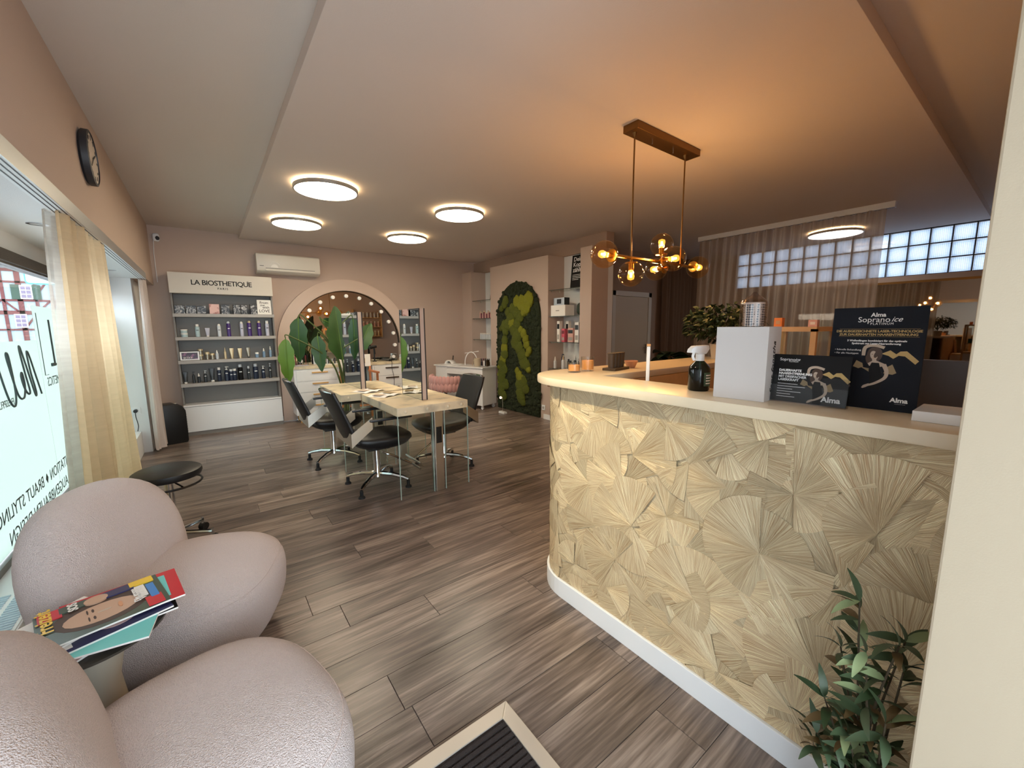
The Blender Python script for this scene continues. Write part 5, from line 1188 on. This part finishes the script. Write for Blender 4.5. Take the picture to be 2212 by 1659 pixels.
# ------------------------------------------------------------------ display case behind the counter
dcx=thing('display_case','light wood and glass display case behind the counter','display case',(2.92,.95,0))
for sx in (-.16,.16):
    for sy in (-.13,.13): MB().box(sx-.014,sx+.014,sy-.014,sy+.014,0,1.36).build('post','oak_light',dcx)
MB().box(-.174,.174,-.144,.144,1.345,1.372).build('top','oak_light',dcx); MB().box(-.174,.174,-.144,.144,.80,.83).build('floor_board','oak_light',dcx); MB().box(-.16,.16,-.13,.13,0,.8).build('base_box','white_lacquer',dcx)
for sy in (-.13,.13): MB().box(-.146,.146,sy-.003,sy+.003,.83,1.345).build('glass_side','glass_clear',dcx)
MB().box(-.163,-.158,-.116,.116,.83,1.345).build('glass_front','glass_clear',dcx)
for x,y,lb,m,h in ((2.84,1.03,'small orange carton on top of the display case','orange',.055),(2.84,.85,'small pinkish carton on top of the display case','blush',.04)):
    t=thing('small_carton',lb,'box',(x,y,1.3725)); MB().box(-.02,.02,-.022,.022,0,h).build('carton',m,t,bevel=.001); MB().box(-.0205,-.02,-.012,.012,h*.3,h*.7).build('print_mark','paper' if m!='orange' else 'kraft',t)
for x,y,lb,m,h in ((2.88,.90,'orange carton inside the display case','orange',.12),(2.9,1.0,'teal carton inside the display case','teal',.09),(2.9,.86,'teal bottle box inside the display case','teal',.06)):
    t=thing('case_carton',lb,'box',(x,y,1.0)); MB().box(-.03,.03,-.035,.035,0,h).build('carton',m,t,bevel=.001); MB().box(-.031,-.03,-.02,.02,h*.3,h*.6).build('print_mark','paper',t)
MB().box(-.15,.15,-.12,.12,.985,.9995).build('glass_shelf','glass_clear',dcx)

# ------------------------------------------------------------------ plants
def leaf_mesh(name,Ln,Wd,m,curl=.3,droop=.0,nu=9,nv=5,tip=.5,fold=.15,wavy=0.):
    def fn(u,v):
        s=(v-.5)*2; wv=Wd*math.sin(PI*min(1,u**tip*.98+.01))**.8*(1+wavy*math.sin(23*u+2*s)) if 0<u<1 else 0.001
        return (Ln*u*math.cos(curl*u), s*wv, Ln*u*math.sin(-curl*u)*.9+abs(s)*wv*fold-droop*u*u+wavy*.12*Wd*math.sin(17*u+5*s)*abs(s))
    b=MB().grid(fn,nu,nv); o=b.build(name,m,None,smooth='all'); me=o.data; bpy.data.objects.remove(o); return me
def orient_face(o,pos,d,n):
    d=Vector(d).normalized(); n=Vector(n); n=(n-d*n.dot(d)).normalized(); y=n.cross(d)
    o.matrix_basis=Matrix(((d.x,y.x,n.x,pos[0]),(d.y,y.y,n.y,pos[1]),(d.z,y.z,n.z,pos[2]),(0,0,0,1)))
def orient(o,pos,d,roll=0,scale=1):
    d=Vector(d).normalized(); q=Vector((1,0,0)).rotation_difference(d); 
    z=q@Vector((0,0,1)); up=Vector((0,0,1))-d*d.z
    if up.length>.05:
        up.normalize(); ang=z.angle(up,0); 
        if d.dot(z.cross(up))<0: ang=-ang
        from mathutils import Quaternion
        q=Quaternion(d,ang+roll)@q
    o.matrix_basis=Matrix.Translation(pos)@q.to_matrix().to_4x4()@Matrix.Scale(scale,4)
# strelitzia behind the tables
sp=thing('strelitzia','tall strelitzia with large drooping leaves behind the styling tables','plant',(1.42,5.55,0))
MB().lathe([(.001,0),(.14,0),(.17,.32),(.16,.32),(.15,.29),(.001,.29)],24).build('pot','dark_plastic',sp,smooth=True); MB().cyl(.15,.28,.295,20).build('soil','soil',sp)
big=[((-.67,-.1,1.27),(-.03,-.05,-1),.56,.085,'leaf_bright',.2,(-.62,-.1,1.3)),((-.50,.0,1.52),(-.05,.02,-1),.56,.10,'leaf',.15,(-.44,0,1.53)),((-.30,.0,1.30),(.02,-.1,-1),.46,.085,'leaf',.1,(-.26,0,1.32)),((-.02,-.02,.98),(-.08,-.05,1),.70,.155,'leaf',.12,(-.02,-.02,.9)),((.06,.1,1.15),(.12,.1,1),.5,.12,'leaf_deep',.2,(.06,.08,1.1)),((-.22,.05,1.50),(.8,0,-.35),.42,.07,'leaf',.4,(-.24,.05,1.5)),((.15,-.1,1.1),(.45,-.15,.9),.42,.11,'leaf',.3,(.14,-.08,1.05)),((.05,-.06,1.0),(.1,-.1,-1),.34,.09,'leaf_deep',.1,(.04,-.05,1.02))]
rn=random.Random(11)
for (p,d,Ln,Wd,m,cu,sp_) in big:
    o=bpy.data.objects.new('leaf',leaf_mesh('leaf',Ln,Wd,m,cu,0,26,9,.72,.3,.09)); COL.objects.link(o); o.parent=sp; orient_face(o,p,d,(-.25+rn.uniform(-.25,.25),-1,.25))
    MB().tube([(Ln*q/10*math.cos(cu*q/10),0,-Ln*q/10*math.sin(cu*q/10)*.9+.003) for q in range(10)],[.006*(1-q/11) for q in range(10)],5).build('midrib','leaf_bright',o,smooth=True)
    b0=(rn.uniform(-.04,.04),rn.uniform(-.04,.04),.28); mid=(b0[0]+(sp_[0]-b0[0])*.25,b0[1]+(sp_[1]-b0[1])*.3,.28+(sp_[2]-.28)*.66)
    pts=bez([b0,mid,sp_,p]); MB().tube(pts,[.013*(1-.6*i/len(pts)) for i in range(len(pts))],7).build('leaf_stalk','stem',o if False else sp,smooth=True)
# olive by the pillar
ol=thing('olive_plant','artificial olive plant with grey-green leaves beside the pillar','plant',(1.205,.165,0))
MB().lathe([(.001,0),(.055,0),(.07,.2),(.065,.2),(.06,.18),(.001,.18)],22).build('pot','dark_plastic',ol,smooth=True); MB().cyl(.06,.17,.185,18).build('soil','soil',ol)
olm=[leaf_mesh('leaf',.075,.0095,m,.5,0,7,3,.8,.2) for m in ('leaf_olive','leaf_olive','leaf_deep','leaf_pale','leaf_olive','leaf_brown')]
rn=random.Random(4); br=[((0,0,.18),(.0,.03,.45),(.0,.05,.72)),((0,0,.18),(-.03,-.0,.45),(-.03,-.03,.67)),((0,0,.18),(.02,.04,.38),(.0,.075,.58)),((0,0,.18),(.0,-.02,.35),(-.01,-.04,.60)),((0,0,.18),(-.03,.04,.32),(-.05,.085,.46)),((0,0,.18),(-.04,.0,.4),(-.05,.02,.63)),((0,0,.18),(-.03,.03,.28),(-.06,.09,.36)),((0,0,.18),(.03,0,.4),(.05,-.03,.64)),((0,0,.18),(-.05,.0,.28),(-.07,.03,.42)),((0,0,.18),(-.04,-.02,.3),(-.07,-.03,.5)),((0,0,.18),(.0,.05,.26),(-.03,.1,.29))]
for bpts in br:
    pts=bez(list(bpts),8); MB().tube(pts,[.004*(1-.6*i/len(pts)) for i in range(len(pts))],6).build('twig','bark',ol,smooth=True)
    for i in range(2,len(pts)):
        for s in range(2):
            if rn.random()<.28 and i<len(pts)-2: continue
            p=Vector(pts[i]); a=rn.uniform(0,2*PI); d=Vector((math.cos(a)-.15,math.sin(a)+.1,rn.uniform(.0,1.2)))
            d.y=max(d.y,(-.062-p.y)/.08)
            o=bpy.data.objects.new('leaf',rn.choice(olm)); COL.objects.link(o); o.parent=ol; orient(o,p,d,rn.uniform(-.8,.8),rn.uniform(.75,1.15))
    o=bpy.data.objects.new('leaf',olm[0]); COL.objects.link(o); o.parent=ol; orient(o,pts[-1],(0,.1,1),rn.uniform(-1,1))
# ficus on the counter return
fi=thing('ficus_plant','bushy small-leaved ficus on the counter behind the white box','plant',(3.03,1.47,ZC))
MB().lathe([(.001,0),(.06,0),(.075,.11),(.07,.11),(.062,.1),(.001,.1)],20).build('pot','wall_cream',fi,smooth=True); MB().cyl(.064,.09,.102,16).build('soil','soil',fi)
lf=MB(); one=MB().grid(lambda u,v:(.055*u*math.cos(.6*u),(v-.5)*2*.012*math.sin(PI*min(.99,u**.8+.01)),-.055*u*math.sin(.6*u)+abs(v-.5)*.006),5,3); rn=random.Random(8)
for k in range(14):
    a=rn.uniform(0,2*PI); rr=rn.uniform(.02,.2); zz=rn.uniform(.16,.40); tip=(rr*math.cos(a),rr*math.sin(a)*1.2,zz)
    pts=bez([(0,0,.1),(tip[0]*.4,tip[1]*.4,.1+(zz-.1)*.6),tip],6); MB().tube(pts,.003,5).build('branch','bark',fi)
for i in range(720):
    a=rn.uniform(0,2*PI); rr=math.sqrt(rn.random())*.215; hmax=.42-.7*rr*rr*3.2; zz=rn.uniform(.13+rr*.25,max(.2,hmax)); d=Vector((math.cos(a)+rn.uniform(-.6,.6),math.sin(a)+rn.uniform(-.6,.6),rn.uniform(-.7,.5))).normalized()
    q=Vector((1,0,0)).rotation_difference(d); lf.m=Matrix.Translation((rr*math.cos(a),rr*math.sin(a)*1.15,zz))@q.to_matrix().to_4x4(); lf.add(one.v,one.f)
o=lf.build('foliage','leaf_deep',fi,smooth='all'); o['kind']='stuff'
# dark plant by the passage curtain
dp=thing('dark_plant','dark broad-leaved plant in front of the passage curtain','plant',(4.75,2.95,0))
MB().lathe([(.001,0),(.13,0),(.16,.3),(.15,.3),(.14,.27),(.001,.27)],20).build('pot','dark_plastic',dp,smooth=True); MB().cyl(.02,.25,1.0,8).build('stem','bark',dp)
dl=leaf_mesh('leaf',.34,.11,'leaf_deep',.6,0,9,5,.75,.2); rn=random.Random(2)
for i in range(22):
    a=rn.uniform(0,2*PI); o=bpy.data.objects.new('leaf',dl); COL.objects.link(o); o.parent=dp; orient(o,(.03*math.cos(a),.03*math.sin(a),rn.uniform(.55,1.05)),(math.cos(a),math.sin(a),rn.uniform(-.1,.9)),rn.uniform(-.4,.4),rn.uniform(.6,1))
